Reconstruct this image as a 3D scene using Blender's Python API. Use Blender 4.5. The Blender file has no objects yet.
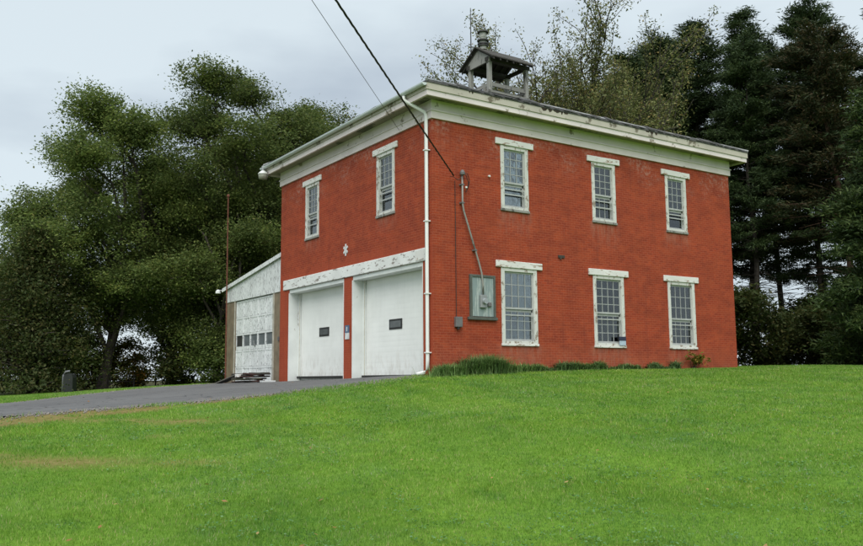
import bpy, math, random
import numpy as np
from mathutils import Vector, Matrix
R = math.radians
sc = bpy.context.scene
col = sc.collection
random.seed(3)

# ------------------------------------------------------------------ camera
CAM = Vector((-12.886, -19.114, -0.107))
yaw, pitch, roll = 0.97950, 0.12325, -0.00725
fw = Vector((math.cos(pitch)*math.cos(yaw), math.cos(pitch)*math.sin(yaw), math.sin(pitch)))
rt = Vector((math.sin(yaw), -math.cos(yaw), 0)); up = rt.cross(fw)
rt, up = rt*math.cos(roll)+up*math.sin(roll), up*math.cos(roll)-rt*math.sin(roll)
cd = bpy.data.cameras.new('camera'); cam = bpy.data.objects.new('camera', cd); col.objects.link(cam)
cam.matrix_world = Matrix(((rt.x, up.x, -fw.x, CAM.x), (rt.y, up.y, -fw.y, CAM.y), (rt.z, up.z, -fw.z, CAM.z), (0, 0, 0, 1)))
cd.sensor_width = 36; cd.lens = 36*855.87/863; cd.clip_end = 3000; cd.clip_start = .05
sc.camera = cam

# ------------------------------------------------------------------ light
SUN_EL, SUN_AZ = R(52), R(232)          # azimuth measured from +X, counter-clockwise: light comes from behind the camera
sd = bpy.data.lights.new('sun', 'SUN'); sd.energy = 2.4; sd.angle = R(60); sd.color = (1, .97, .92)
so = bpy.data.objects.new('sun', sd); col.objects.link(so)
sdir = Vector((math.cos(SUN_EL)*math.cos(SUN_AZ), math.cos(SUN_EL)*math.sin(SUN_AZ), math.sin(SUN_EL)))
so.rotation_euler = sdir.to_track_quat('Z', 'Y').to_euler(); so.location = (-20, -30, 40)
w = bpy.data.worlds.new('World'); sc.world = w; w.use_nodes = True
nt = w.node_tree; N = nt.nodes; L = nt.links
bg = N['Background']; bg.inputs['Strength'].default_value = 0.10
sky = N.new('ShaderNodeTexSky'); sky.sky_type = 'NISHITA'; sky.sun_disc = False
sky.sun_elevation = SUN_EL; sky.sun_rotation = R(90) - SUN_AZ; sky.air_density = 1; sky.dust_density = 2
tc = N.new('ShaderNodeTexCoord'); mp = N.new('ShaderNodeMapping'); L.new(tc.outputs['Generated'], mp.inputs[0])
mp.inputs['Scale'].default_value = (1.0, 1.0, 2.6); mp.inputs['Location'].default_value = (.35, .1, .2)
no = N.new('ShaderNodeTexNoise'); L.new(mp.outputs[0], no.inputs['Vector'])
no.inputs['Scale'].default_value = 2.1; no.inputs['Detail'].default_value = 6; no.inputs['Roughness'].default_value = .48
cr = N.new('ShaderNodeValToRGB'); L.new(no.outputs[0], cr.inputs[0])
cr.color_ramp.elements[0].position = .33; cr.color_ramp.elements[0].color = (3.9, 4.5, 5.1, 1)
cr.color_ramp.elements[1].position = .52; cr.color_ramp.elements[1].color = (5.8, 6.55, 6.95, 1)
mx = N.new('ShaderNodeMixRGB'); mx.inputs[0].default_value = .9
L.new(sky.outputs[0], mx.inputs[1]); L.new(cr.outputs[0], mx.inputs[2]); L.new(mx.outputs[0], bg.inputs['Color'])
sc.view_settings.view_transform = 'Standard'; sc.view_settings.look = 'None'
sc.view_settings.exposure = 0.40; sc.view_settings.gamma = 1

# ------------------------------------------------------------------ helpers
class MB:
    """collects boxes, prisms and tubes and links them as one mesh object"""
    def __init__(s): s.v = []; s.f = []
    def add(s, vs, fs):
        b = len(s.v); s.v += [tuple(q) for q in vs]; s.f += [tuple(b+i for i in q) for q in fs]; return s
    def box(s, x0, x1, y0, y1, z0, z1):
        x0, x1 = sorted((x0, x1)); y0, y1 = sorted((y0, y1)); z0, z1 = sorted((z0, z1))
        v = [(x, y, z) for x in (x0, x1) for y in (y0, y1) for z in (z0, z1)]
        return s.add(v, [(0, 1, 3, 2), (4, 6, 7, 5), (0, 4, 5, 1), (2, 3, 7, 6), (0, 2, 6, 4), (1, 5, 7, 3)])
    def hexa(s, bot, top):
        n = len(bot)
        return s.add(list(bot)+list(top), [tuple(range(n))[::-1], tuple(range(n, 2*n))]+[(i, (i+1) % n, n+(i+1) % n, n+i) for i in range(n)])
    def prism(s, poly, a, b):
        """poly: list of points (vectors); extruded by a..b offset vectors"""
        a = Vector(a); b = Vector(b)
        return s.hexa([Vector(p)+a for p in poly], [Vector(p)+b for p in poly])
    def tube(s, pts, rad, n=8, cap=True):
        pts = [Vector(p) for p in pts]
        if not hasattr(rad, '__len__'): rad = [rad]*len(pts)
        rings = []
        for i, p in enumerate(pts):
            d = (pts[min(i+1, len(pts)-1)]-pts[max(i-1, 0)]).normalized()
            a = d.cross(Vector((0, 0, 1)) if abs(d.z) < .9 else Vector((1, 0, 0))).normalized(); b = d.cross(a)
            rings.append([p+(a*math.cos(2*math.pi*k/n)+b*math.sin(2*math.pi*k/n))*rad[i] for k in range(n)])
        v = [q for r in rings for q in r]; f = []
        for i in range(len(pts)-1):
            for k in range(n): f.append((i*n+k, i*n+(k+1) % n, (i+1)*n+(k+1) % n, (i+1)*n+k))
        if cap: f += [tuple(range(n))[::-1], tuple(range((len(pts)-1)*n, len(pts)*n))]
        return s.add(v, f)
    def lathe(s, prof, c, n=20):
        v = [(c[0]+r*math.cos(2*math.pi*k/n), c[1]+r*math.sin(2*math.pi*k/n), c[2]+z) for r, z in prof for k in range(n)]
        f = [(i*n+k, i*n+(k+1) % n, (i+1)*n+(k+1) % n, (i+1)*n+k) for i in range(len(prof)-1) for k in range(n)]
        f += [tuple(range(n))[::-1], tuple(range((len(prof)-1)*n, len(prof)*n))]
        return s.add(v, f)
    def each(s, name, mat, parent=None, bevel=0, smooth=False):
        """every separate piece becomes an object of its own"""
        lab = list(range(len(s.v)))
        def fd(i):
            while lab[i] != i: lab[i] = lab[lab[i]]; i = lab[i]
            return i
        for f in s.f:
            for i in f[1:]: lab[fd(i)] = fd(f[0])
        groups = {}
        for f in s.f: groups.setdefault(fd(f[0]), []).append(f)
        out = []
        for fs in groups.values():
            ids = sorted({i for f in fs for i in f}); mp_ = {i: k for k, i in enumerate(ids)}
            m = MB(); m.v = [s.v[i] for i in ids]; m.f = [tuple(mp_[i] for i in f) for f in fs]; out.append(m.build(name, mat, parent, smooth, bevel))
        return out
    def build(s, name, mat, parent=None, smooth=False, bevel=0):
        me = bpy.data.meshes.new(name); me.from_pydata(s.v, [], s.f); me.update()
        o = bpy.data.objects.new(name, me); col.objects.link(o); me.materials.append(mat)
        if smooth: me.shade_smooth() if hasattr(me, 'shade_smooth') else None
        if parent:
            o.parent = parent
            r = parent
            off = Vector((0, 0, 0))
            while r: off += r.location; r = r.parent
            if off.length: me.transform(Matrix.Translation(-off))
        if bevel:
            m = o.modifiers.new('bevel', 'BEVEL'); m.width = bevel; m.segments = 1; m.limit_method = 'ANGLE'
        return o
def npmesh(name, verts, faces_n, idx, mat, parent=None):
    """verts (n,3), every face has faces_n corners, idx flat"""
    me = bpy.data.meshes.new(name); nf = len(idx)//faces_n
    me.vertices.add(len(verts)); me.vertices.foreach_set('co', np.asarray(verts, np.float32).ravel())
    me.loops.add(len(idx)); me.loops.foreach_set('vertex_index', np.asarray(idx, np.int32))
    me.polygons.add(nf); me.polygons.foreach_set('loop_start', np.arange(0, len(idx), faces_n, dtype=np.int32))
    me.update(calc_edges=True); me.validate()
    o = bpy.data.objects.new(name, me); col.objects.link(o); me.materials.append(mat)
    if parent: o.parent = parent
    return o
def tag(o, label, cat, group=None, kind=None):
    if label: o['label'] = label
    if cat: o['category'] = cat
    if group: o['group'] = group
    if kind: o['kind'] = kind
    return o
def thing(name, loc, label, cat, group=None, rz=0):
    o = bpy.data.objects.new(name, None); col.objects.link(o); o.location = loc; o.rotation_euler = (0, 0, rz); o.empty_display_size = .2
    return tag(o, label, cat, group)

# ------------------------------------------------------------------ materials
class NM:
    def __init__(s, name):
        s.m = bpy.data.materials.new(name); s.m.use_nodes = True; s.t = s.m.node_tree; s.b = s.t.nodes['Principled BSDF']
        s.tc = s.t.nodes.new('ShaderNodeTexCoord').outputs['Object']
    def n(s, kind, ins={}, **kw):
        q = s.t.nodes.new(kind)
        for k, v in kw.items(): setattr(q, k, v)
        for k, v in ins.items():
            if isinstance(v, bpy.types.NodeSocket): s.t.links.new(v, q.inputs[k])
            else: q.inputs[k].default_value = v
        return q
    def noise(s, scale, detail=4, rough=.55, vec=None, stretch=None):
        vec = vec or s.tc
        if stretch: vec = s.n('ShaderNodeMapping', {0: vec, 'Scale': stretch}).outputs[0]
        return s.n('ShaderNodeTexNoise', {'Vector': vec, 'Scale': scale, 'Detail': detail, 'Roughness': rough}).outputs[0]
    def ramp(s, fac, stops):
        r = s.n('ShaderNodeValToRGB', {0: fac}); e = r.color_ramp.elements
        while len(e) < len(stops): e.new(.5)
        for i, (p, c) in enumerate(stops):
            e[i].position = p; e[i].color = (c[0], c[1], c[2], 1) if hasattr(c, '__len__') else (c, c, c, 1)
        return r.outputs[0]
    def mix(s, fac, a, b, blend='MIX'):
        f4 = lambda c: c if isinstance(c, bpy.types.NodeSocket) else (c[0], c[1], c[2], 1)
        return s.n('ShaderNodeMixRGB', {0: fac, 1: f4(a), 2: f4(b)}, blend_type=blend).outputs[0]
    def math(s, op, a, b=0.): return s.n('ShaderNodeMath', {0: a, 1: b}, operation=op).outputs[0]
    def xyz(s, vec=None): return s.n('ShaderNodeSeparateXYZ', {0: vec or s.tc}).outputs
    def set(s, color=None, rough=.7, metal=0, bump=None, bstr=.3, bdist=.01, spec=None):
        if isinstance(color, bpy.types.NodeSocket): s.t.links.new(color, s.b.inputs['Base Color'])
        elif color: s.b.inputs['Base Color'].default_value = (*color, 1)
        if isinstance(rough, bpy.types.NodeSocket): s.t.links.new(rough, s.b.inputs['Roughness'])
        else: s.b.inputs['Roughness'].default_value = rough
        s.b.inputs['Metallic'].default_value = metal
        if spec is not None: s.b.inputs['Specular IOR Level'].default_value = spec
        if bump is not None:
            bb = s.n('ShaderNodeBump', {'Strength': bstr, 'Distance': bdist, 'Height': bump})
            s.t.links.new(bb.outputs[0], s.b.inputs['Normal'])
        return s.m
def plain(name, c, rough=.6, metal=0, var=.25, scale=6):
    m = NM(name); c2 = tuple(q*(1-var) for q in c)
    return m.set(m.mix(m.ramp(m.noise(scale, 5), [(.35, 0), (.65, 1)]), c2, c), rough, metal)
def mat_brick():
    m = NM('painted_red_brick'); geo = m.n('ShaderNodeNewGeometry'); nx = m.xyz(geo.outputs['Normal']); p = m.xyz(m.tc)
    isx = m.math('GREATER_THAN', m.math('ABSOLUTE', nx[0]), .5)
    u = m.n('ShaderNodeMix', {'Factor': isx, 'A': p[0], 'B': p[1]}).outputs[0]
    vec = m.n('ShaderNodeCombineXYZ', {0: u, 1: p[2], 2: 0.}).outputs[0]
    br = m.n('ShaderNodeTexBrick', {'Vector': vec, 'Color1': (1, 1, 1, 1), 'Color2': (.0, .0, .0, 1), 'Mortar': (.5, .5, .5, 1), 'Scale': 1., 'Mortar Size': .006, 'Mortar Smooth': .3, 'Bias': 0., 'Brick Width': .215, 'Row Height': .072})
    big = m.noise(.55, 5, .6, vec); mid = m.noise(3.2, 5, .65, vec); fine = m.noise(26, 3, .6, vec)
    base = m.mix(m.ramp(big, [(.36, 0), (.62, 1)]), (.240, .032, .012), (.345, .047, .016))
    base = m.mix(m.ramp(mid, [(.42, 0), (.62, .8)]), base, (.390, .064, .021))
    base = m.mix(m.ramp(m.math('MULTIPLY', br.outputs['Color'], .5), [(0, 0), (.5, .62)]), base, (.190, .026, .012))
    base = m.mix(m.ramp(fine, [(.48, 0), (.70, .55)]), base, (.38, .09, .04))
    base = m.mix(m.math('MULTIPLY', br.outputs['Fac'], .85), base, (.40, .115, .065))
    # worn pale band under the eaves, dusty splashes low on the wall
    band = m.ramp(m.noise(2.0, 5, .7, vec, (.6, 1.7, 1)), [(.44, 0), (.66, 1)]); base = m.mix(m.math('MULTIPLY', band, .32), base, (.40, .085, .030))
    dk = m.ramp(m.noise(1.2, 5, .7, vec, (.7, 1.4, 1)), [(.38, 1), (.53, 0)]); base = m.mix(m.math('MULTIPLY', dk, .3), base, (.15, .024, .012))
    wear = m.math('MULTIPLY', m.ramp(m.noise(1.1, 4, .6, vec), [(.45, 0), (.62, 1)]), m.ramp(m.noise(9, 3, .7, vec), [(.45, 0), (.62, 1)]))
    hi = m.n('ShaderNodeMapRange', {0: p[2], 1: 5.9, 2: 6.7}).outputs[0]
    lo = m.n('ShaderNodeMapRange', {0: p[2], 1: 1.0, 2: .1}).outputs[0]
    base = m.mix(m.math('MULTIPLY', m.math('MULTIPLY', wear, hi), .6), base, (.42, .24, .19))
    base = m.mix(m.math('MULTIPLY', m.math('MULTIPLY', m.math('ADD', wear, .25), lo), .55), base, (.36, .15, .09))
    def box_mask(c, half, zt, zb_, sel):
        au = m.math('ABSOLUTE', m.math('SUBTRACT', u, c)); a1 = m.n('ShaderNodeMapRange', {0: au, 1: half+.12, 2: half-.12}).outputs[0]
        a2 = m.n('ShaderNodeMapRange', {0: p[2], 1: zb_, 2: zt}).outputs[0]; a3 = m.math('LESS_THAN', p[2], zt+.02)
        return m.math('MULTIPLY', m.math('MULTIPLY', a1, a2), m.math('MULTIPLY', a3, sel))
    side = m.math('SUBTRACT', 1., isx); tot = None
    for c_, hf, zt, zb_, sel in [(2.91, .62, 4.75, 3.9, side), (6.56, .62, 4.75, 3.8, side), (9.98, .62, 4.75, 4.0, side), (3.01, .78, .83, -.3, side), (6.64, .78, .83, -.2, side), (10.05, .7, .83, 0., side), (2.5, .55, 4.75, 4.2, isx), (7.47, .55, 4.75, 4.2, isx)]:
        q_ = box_mask(c_, hf, zt, zb_, sel); tot = q_ if tot is None else m.math('ADD', tot, q_)
    vs = m.ramp(m.noise(3.2, 5, .7, vec, (2.4, .5, 1)), [(.40, 0), (.60, 1)])
    base = m.mix(m.math('MULTIPLY', m.math('MULTIPLY', tot, vs), .5), base, (.34, .17, .12))
    # freshly painted strip above the garage beam
    zz = m.math('ADD', p[2], m.math('MULTIPLY', m.noise(1.6, 4, .6, vec), -.9)); pt = m.math('MULTIPLY', m.math('LESS_THAN', zz, 3.30), isx)
    base = m.mix(m.math('MULTIPLY', pt, .6), base, (.36, .065, .028))
    streak = m.ramp(m.noise(2.2, 3, .6, vec, (2.6, .22, 1)), [(.5, 0), (.72, 1)])
    base = m.mix(m.math('MULTIPLY', streak, .32), base, (.17, .035, .022))
    h = m.math('SUBTRACT', m.math('MULTIPLY', fine, .35), br.outputs['Fac'])
    return m.set(base, .82, 0, h, .5, .008, .25)
def mat_flake(name, white=(.74, .77, .75), bare=(.33, .31, .28), amount=.5, stretch=(1, 1, 1), scale=3.):
    """old white paint flaking off grey wood"""
    m = NM(name)
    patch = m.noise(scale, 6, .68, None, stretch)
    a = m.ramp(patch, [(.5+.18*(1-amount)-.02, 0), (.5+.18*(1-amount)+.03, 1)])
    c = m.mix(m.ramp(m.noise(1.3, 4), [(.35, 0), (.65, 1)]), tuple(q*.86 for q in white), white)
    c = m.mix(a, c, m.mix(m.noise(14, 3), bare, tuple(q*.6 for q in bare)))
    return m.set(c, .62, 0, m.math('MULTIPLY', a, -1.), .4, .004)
BRICK = mat_brick()
CORN = mat_flake('cornice_paint', (.76, .68, .67), (.34, .29, .22), .36, (1, 1, 1), 1.6)
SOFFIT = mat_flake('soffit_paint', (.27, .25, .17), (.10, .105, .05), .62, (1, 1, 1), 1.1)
WHITE = mat_flake('window_paint', (.64, .64, .60), (.33, .27, .21), .60, (1, 1, .6), 8)
LINT = mat_flake('lintel_paint', (.74, .73, .70), (.40, .29, .21), .55, (.6, .6, 1.6), 7)
BEAM = mat_flake('beam_paint', (.78, .79, .77), (.34, .30, .27), .60, (1, .5, 1.6), 6.5)
SHEDB = mat_flake('shed_board_paint', (.76, .78, .78), (.34, .34, .34), .66, (1, 3.2, .7), 8)
SHEDD = mat_flake('shed_door_paint', (.78, .80, .80), (.30, .30, .30), .60, (1, 2.6, .8), 8)
JAMB = mat_flake('jamb_paint', (.76, .79, .77), (.5, .47, .42), .22, (1, 1, .5), 4)
def mat_door():
    m = NM('door_white'); p = m.xyz(m.tc); lo = m.n('ShaderNodeMapRange', {0: p[2], 1: .9, 2: -.1}).outputs[0]
    c = m.mix(m.ramp(m.noise(1.6, 4), [(.35, 0), (.65, 1)]), (.80, .81, .78), (.86, .87, .84))
    sp = m.ramp(m.noise(5, 6, .7, None, (1, 1, .5)), [(.46, 0), (.66, 1)]); c = m.mix(m.math('MULTIPLY', m.math('MULTIPLY', sp, lo), .55), c, (.42, .37, .30))
    st = m.ramp(m.noise(3, 4, .6, None, (1, 2.5, .15)), [(.52, 0), (.7, 1)]); c = m.mix(m.math('MULTIPLY', st, .09), c, (.52, .50, .45))
    return m.set(c, .42)
DOORW = mat_door()
TAN = plain('tan_board', (.235, .185, .125), .8, 0, .3, 3)
SASH = plain('sash_paint', (.44, .45, .44), .6, 0, .18, 9)
MUNT = plain('muntin_paint', (.36, .37, .365), .6, 0, .15, 9)
GUT = plain('gutter_metal', (.60, .65, .66), .45, 0, .1, 2)
PIPE = plain('downspout_metal', (.78, .79, .77), .4, 0, .06, 2)
GREYW = mat_flake('weathered_wood', (.23, .225, .205), (.115, .11, .10), .6, (1, 1, .25), 5)
GREYP = mat_flake('weathered_pale_wood', (.29, .285, .26), (.13, .125, .11), .62, (1, 1, .3), 6)
DARKW = plain('dark_wood', (.055, .05, .042), .85, 0, .4, 4)
def mat_shingle():
    m = NM('roof_shingles'); p = m.tc
    a = m.noise(2.2, 5, .65); b = m.noise(16, 3, .7)
    c = m.mix(m.ramp(a, [(.35, 0), (.65, 1)]), (.045, .045, .047), (.105, .10, .098))
    return m.set(c, .9, 0, b, .6, .02)
SHING = mat_shingle()
PANEL = mat_flake('grey_green_panel', (.24, .30, .30), (.46, .52, .50), .85, (4.5, 1, .4), 3.)
PANELF = plain('panel_frame', (.10, .11, .095), .8, 0, .3, 6)
GALV = plain('galvanised', (.36, .37, .37), .45, .5, .2, 7)
BOXG = plain('grey_box', (.16, .155, .155), .6, 0, .2, 6)
BLACK = plain('black_rubber', (.018, .018, .018), .55)
DARKI = plain('dark_interior', (.028, .029, .027), .9)
RUST = plain('rusty_pole', (.17, .055, .03), .8, 0, .4, 8)
CURT = plain('pale_curtain', (.36, .37, .37), .9, 0, .18, 2)
BLIND = plain('dusty_blind', (.17, .175, .165), .9, 0, .2, 3)
CARD = plain('brown_card', (.20, .12, .07), .9, 0, .3, 4)
LAMPW = plain('lamp_enamel', (.80, .82, .80), .35)
SIRW = plain('siren_paint', (.33, .34, .31), .5, 0, .4, 9)
SIRD = plain('siren_dark', (.04, .04, .038), .5, 0, .3, 9)
SIGNB = plain('sign_blue', (.10, .17, .28), .5)
SIGNW = plain('sign_white', (.7, .72, .72), .5)
def mat_glass():
    m = bpy.data.materials.new('window_glass'); m.use_nodes = True; t = m.node_tree; t.nodes.clear()
    o = t.nodes.new('ShaderNodeOutputMaterial'); g = t.nodes.new('ShaderNodeBsdfGlossy'); tr = t.nodes.new('ShaderNodeBsdfTransparent'); mx = t.nodes.new('ShaderNodeMixShader')
    fr = t.nodes.new('ShaderNodeFresnel'); fr.inputs[0].default_value = 1.5
    mu = t.nodes.new('ShaderNodeMath'); mu.operation = 'MULTIPLY_ADD'; mu.inputs[1].default_value = 1.3; mu.inputs[2].default_value = .06
    nz = t.nodes.new('ShaderNodeTexNoise'); nz.inputs['Scale'].default_value = 3.5; tcx = t.nodes.new('ShaderNodeTexCoord'); bp = t.nodes.new('ShaderNodeBump'); bp.inputs['Strength'].default_value = .06; bp.inputs['Distance'].default_value = .03
    t.links.new(tcx.outputs['Object'], nz.inputs['Vector']); t.links.new(nz.outputs[0], bp.inputs['Height']); t.links.new(bp.outputs[0], g.inputs['Normal'])
    g.inputs['Roughness'].default_value = .06; g.inputs['Color'].default_value = (.85, .9, .92, 1); tr.inputs[0].default_value = (.8, .84, .84, 1)
    t.links.new(fr.outputs[0], mu.inputs[0]); t.links.new(mu.outputs[0], mx.inputs[0]); t.links.new(tr.outputs[0], mx.inputs[1]); t.links.new(g.outputs[0], mx.inputs[2]); t.links.new(mx.outputs[0], o.inputs[0])
    return m
GLASS = mat_glass()
def mat_leaf(name, stops, trans=.35, rough=.6):
    m = NM(name); geo = m.n('ShaderNodeNewGeometry'); oi = m.n('ShaderNodeObjectInfo')
    c = m.ramp(geo.outputs['Random Per Island'], stops)
    cl = m.noise(.55, 3); c = m.mix(m.ramp(cl, [(.4, 0), (.62, .55)]), c, m.mix(1., c, (1.25, 1.2, .8), 'MULTIPLY'))
    hsv = m.n('ShaderNodeHueSaturation', {'Color': c, 'Hue': .5, 'Saturation': 1., 'Value': m.n('ShaderNodeMapRange', {0: oi.outputs['Random'], 3: .82, 4: 1.15}).outputs[0]}).outputs[0]
    m.set(hsv, rough, 0, spec=.2)
    tl = m.n('ShaderNodeBsdfTranslucent', {'Color': hsv}); mx = m.n('ShaderNodeMixShader', {0: trans}); out = m.t.nodes['Material Output']
    m.t.links.new(m.b.outputs[0], mx.inputs[1]); m.t.links.new(tl.outputs[0], mx.inputs[2]); m.t.links.new(mx.outputs[0], out.inputs[0])
    return m.m
LEAF = mat_leaf('deciduous_leaf', [(0, (.070, .105, .034)), (.5, (.125, .175, .052)), (.9, (.185, .235, .070)), (1, (.23, .23, .08))], .45)
LEAFD = mat_leaf('dark_cedar_leaf', [(0, (.036, .056, .018)), (.6, (.060, .082, .026)), (1, (.10, .09, .034))], .4)
LEAFB = mat_leaf('bright_leaf', [(0, (.055, .090, .02)), (.6, (.10, .145, .028)), (1, (.19, .17, .04))])
LEAFY = mat_leaf('yellowing_leaf', [(0, (.080, .095, .035)), (.5, (.115, .135, .048)), (.85, (.18, .18, .07)), (1, (.22, .16, .07))], .25)
LEAFX = mat_leaf('yellow_shrub_leaf', [(0, (.09, .12, .02)), (.6, (.20, .20, .03)), (1, (.32, .16, .04))])
NEED = mat_leaf('pine_needle', [(0, (.020, .036, .014)), (.6, (.034, .058, .022)), (1, (.060, .085, .030))], .2)
NEEDB = mat_leaf('brown_pine_needle', [(0, (.022, .036, .014)), (.5, (.040, .052, .021)), (1, (.085, .060, .028))], .2)
NEEDG = mat_leaf('spruce_needle', [(0, (.022, .042, .016)), (.6, (.045, .075, .024)), (1, (.08, .11, .035))], .2)
GRASSP = mat_leaf('weed_leaf', [(0, (.10, .18, .07)), (.6, (.17, .29, .11)), (1, (.27, .37, .18))], .3)
BARK = plain('tree_bark', (.075, .062, .05), .95, 0, .5, 5)
BARKR = plain('red_pine_bark', (.13, .075, .048), .95, 0, .5, 4)

# ------------------------------------------------------------------ terrain
CP = np.array([(-12.9, -19.1, -1.95), (-11.9, -10.7, -1.70), (-8.1, -12.05, -1.69), (-5.45, -14.95, -1.67), (-22, -10, -1.95), (-2, -24, -1.8), (-12, -30, -2.2),
 (0, 0, -.02), (6, -.05, .13), (12.8, -.05, .19), (17.5, -3.5, .20), (24, 0, .2), (4.6, -9.4, -.70), (11, -6.4, -.16), (-4, -7.3, -.90), (1.5, -3.2, -.24), (7.5, -3.2, -.08),
 (0, 5, -.09), (0, 10, -.17), (0, 16, -.22), (-2, 3, -.18), (-5, 5, -.36), (-10, 5, -.72), (-10.7, -1.2, -.78), (-9.5, 8.7, -.76), (-4.6, 10.5, -.36), (-18, 3, -.95), (-11, -5.5, -1.18), (-5, -3.2, -.62),
 (-9, 20, -.74), (-3, 22, -.45), (0, 30, -.5), (-12, 32, -.75), (12, 14, .1), (25, 12, .3), (20, 30, 0), (8, 28, -.3), (35, -5, .1), (22, -14, -.5), (-30, 12, -1.2)], float)
def tps_k(d): return np.where(d > 1e-9, d*d*np.log(np.maximum(d, 1e-9)), 0)
_n = len(CP); _D = np.linalg.norm(CP[:, None, :2]-CP[None, :, :2], axis=2)
_A = np.zeros((_n+3, _n+3)); _A[:_n, :_n] = tps_k(_D)+np.eye(_n)*.8; _A[:_n, _n] = 1; _A[:_n, _n+1:] = CP[:, :2]; _A[_n:, :_n] = _A[:_n, _n:].T
_W = np.linalg.solve(_A, np.r_[CP[:, 2], 0, 0, 0])
def vnoise(x, y, s, seed=0):
    x = np.asarray(x, float)/s; y = np.asarray(y, float)/s; xi = np.floor(x).astype(np.int64); yi = np.floor(y).astype(np.int64); fx = x-xi; fy = y-yi
    def h(a, b): q = np.sin(a*127.1+b*311.7+seed*74.7)*43758.5453; return q-np.floor(q)
    fx = fx*fx*(3-2*fx); fy = fy*fy*(3-2*fy)
    return (h(xi, yi)*(1-fx)+h(xi+1, yi)*fx)*(1-fy)+(h(xi, yi+1)*(1-fx)+h(xi+1, yi+1)*fx)*fy
def fbm(x, y, s, seed=0): return (vnoise(x, y, s, seed)+.5*vnoise(x, y, s/2, seed+1)+.25*vnoise(x, y, s/4, seed+2))/1.75
def gz(x, y, rough=True):
    x = np.atleast_1d(np.asarray(x, float)); y = np.atleast_1d(np.asarray(y, float)); out = np.empty(x.shape)
    xf, yf, of = x.ravel(), y.ravel(), out.ravel()
    for i in range(0, len(xf), 40000):
        d = np.hypot(xf[i:i+40000, None]-CP[None, :, 0], yf[i:i+40000, None]-CP[None, :, 1])
        of[i:i+40000] = tps_k(d)@_W[:_n]+_W[_n]+_W[_n+1]*xf[i:i+40000]+_W[_n+2]*yf[i:i+40000]
    z = of.reshape(x.shape)
    r = np.hypot(x-2, y-3); t = np.clip((r-36)/30, 0, 1); t = t*t*(3-2*t)
    z = z*(1-t)+(-.6)*t
    if rough: z = z+(fbm(x, y, 2.2, 5)-.5)*.05*np.clip((np.hypot(x-4, y-5)-7)/8, 0, 1)
    return z
def g1(x, y): return float(gz([x], [y])[0])
# driveway: near edge and far edge as functions of x
def near_edge(x): return np.interp(x, [-60, -18, -10.7, -5, -1.6, -.3, 0], [-1.9, -1.6, -1.2, -.55, -.1, .35, .42])
def far_edge(x): return np.interp(x, [-60, -18, -9.5, -4.6, 0, .3], [8.6, 8.7, 8.9, 10.7, 15.6, 15.9])
def drive_in(x, y, m=0.): return (x < .3) & (y > near_edge(x)-m) & (y < far_edge(x)+m)
def dirt_mask(x, y):
    x = np.asarray(x, float); y = np.asarray(y, float)
    dn = near_edge(x)-y; nzz = fbm(x, y, .9, 11)
    w1 = np.interp(x, [-20, -9, -7, -4.5, -2.5], [1.5, 1.45, 1.0, .35, .0])
    a = np.clip((w1-dn)/.35, 0, 1)*(dn > -.6)*np.clip((nzz-.26)*6, 0, 1)
    df = y-far_edge(x); b = np.clip((.7-df)/.4, 0, 1)*(df > -.5)*np.clip((fbm(x, y, 1.1, 17)-.33)*6, 0, 1)*(x < .5)
    c = 0*a
    for px, py, rx, ry in [(-7.8, -3.8, 1.3, .5), (-10.5, -6.1, 1.5, .42), (-8.6, -4.9, .8, .3), (-5.9, -2.7, 1.1, .4), (-11.6, -5.0, 1.3, .35), (-8.9, -2.9, 1.2, .4), (-9.0, -7.2, .6, .25)]:
        u = (x-px)*.83-(y-py)*.56; v = (x-px)*.56+(y-py)*.83
        c = np.maximum(c, np.clip(1.3-np.sqrt((u/rx)**2+(v/ry)**2), 0, 1)*np.clip((nzz-.30)*5, 0, 1)*.9)
    return np.clip(np.maximum(np.maximum(a, b), c), 0, 1)
def axis(lo, hi, step, far):
    a = list(np.arange(lo, hi+1e-6, step)); s = step; v = a[-1]
    while v < far: s *= 1.35; v += s; a.append(v)
    s = step; v = a[0]; b = []
    while v > -far: s *= 1.35; v -= s; b.append(v)
    return np.array(b[::-1]+a)
gx = axis(-24, 32, .2, 1500); gy = axis(-24, 34, .2, 1500)
X, Y = np.meshgrid(gx, gy); Z = gz(X, Y)
inn = drive_in(X, Y, -.12); Z = Z-.06*inn
Z = np.where((X > .2) & (X < 12.6) & (Y > .2) & (Y < 9.9), Z-.3, Z)
nxg, nyg = len(gx), len(gy)
ii = np.arange(nxg*nyg).reshape(nyg, nxg)
quads = np.stack([ii[:-1, :-1], ii[:-1, 1:], ii[1:, 1:], ii[1:, :-1]], -1).reshape(-1)
def mat_ground():
    m = NM('lawn_ground'); d = m.n('ShaderNodeAttribute', attribute_name='dirt').outputs['Fac']; wd = m.n('ShaderNodeAttribute', attribute_name='woods').outputs['Fac']
    a = m.noise(.5, 5, .6); b = m.noise(9, 6, .7); s = m.noise(.9, 4, .6, None, (.25, 1.6, 1))
    c = m.mix(m.ramp(a, [(.35, 0), (.65, 1)]), (.095, .190, .020), (.150, .280, .032))
    c = m.mix(m.ramp(b, [(.35, 0), (.7, .7)]), c, (.050, .110, .014))
    c = m.mix(m.ramp(s, [(.52, 0), (.7, .4)]), c, (.15, .235, .04))
    dc = m.mix(m.ramp(b, [(.35, 0), (.65, 1)]), (.13, .075, .030), (.30, .21, .10))
    c = m.mix(m.math('MULTIPLY', d, .75), c, dc)
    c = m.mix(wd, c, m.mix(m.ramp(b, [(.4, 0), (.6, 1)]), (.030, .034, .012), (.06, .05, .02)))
    return m.set(c, .95, 0, b, .6, .04, .1)
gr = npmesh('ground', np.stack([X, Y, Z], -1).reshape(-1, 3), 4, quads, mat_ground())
gr['kind'] = 'structure'; gr.data.shade_smooth()
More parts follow.
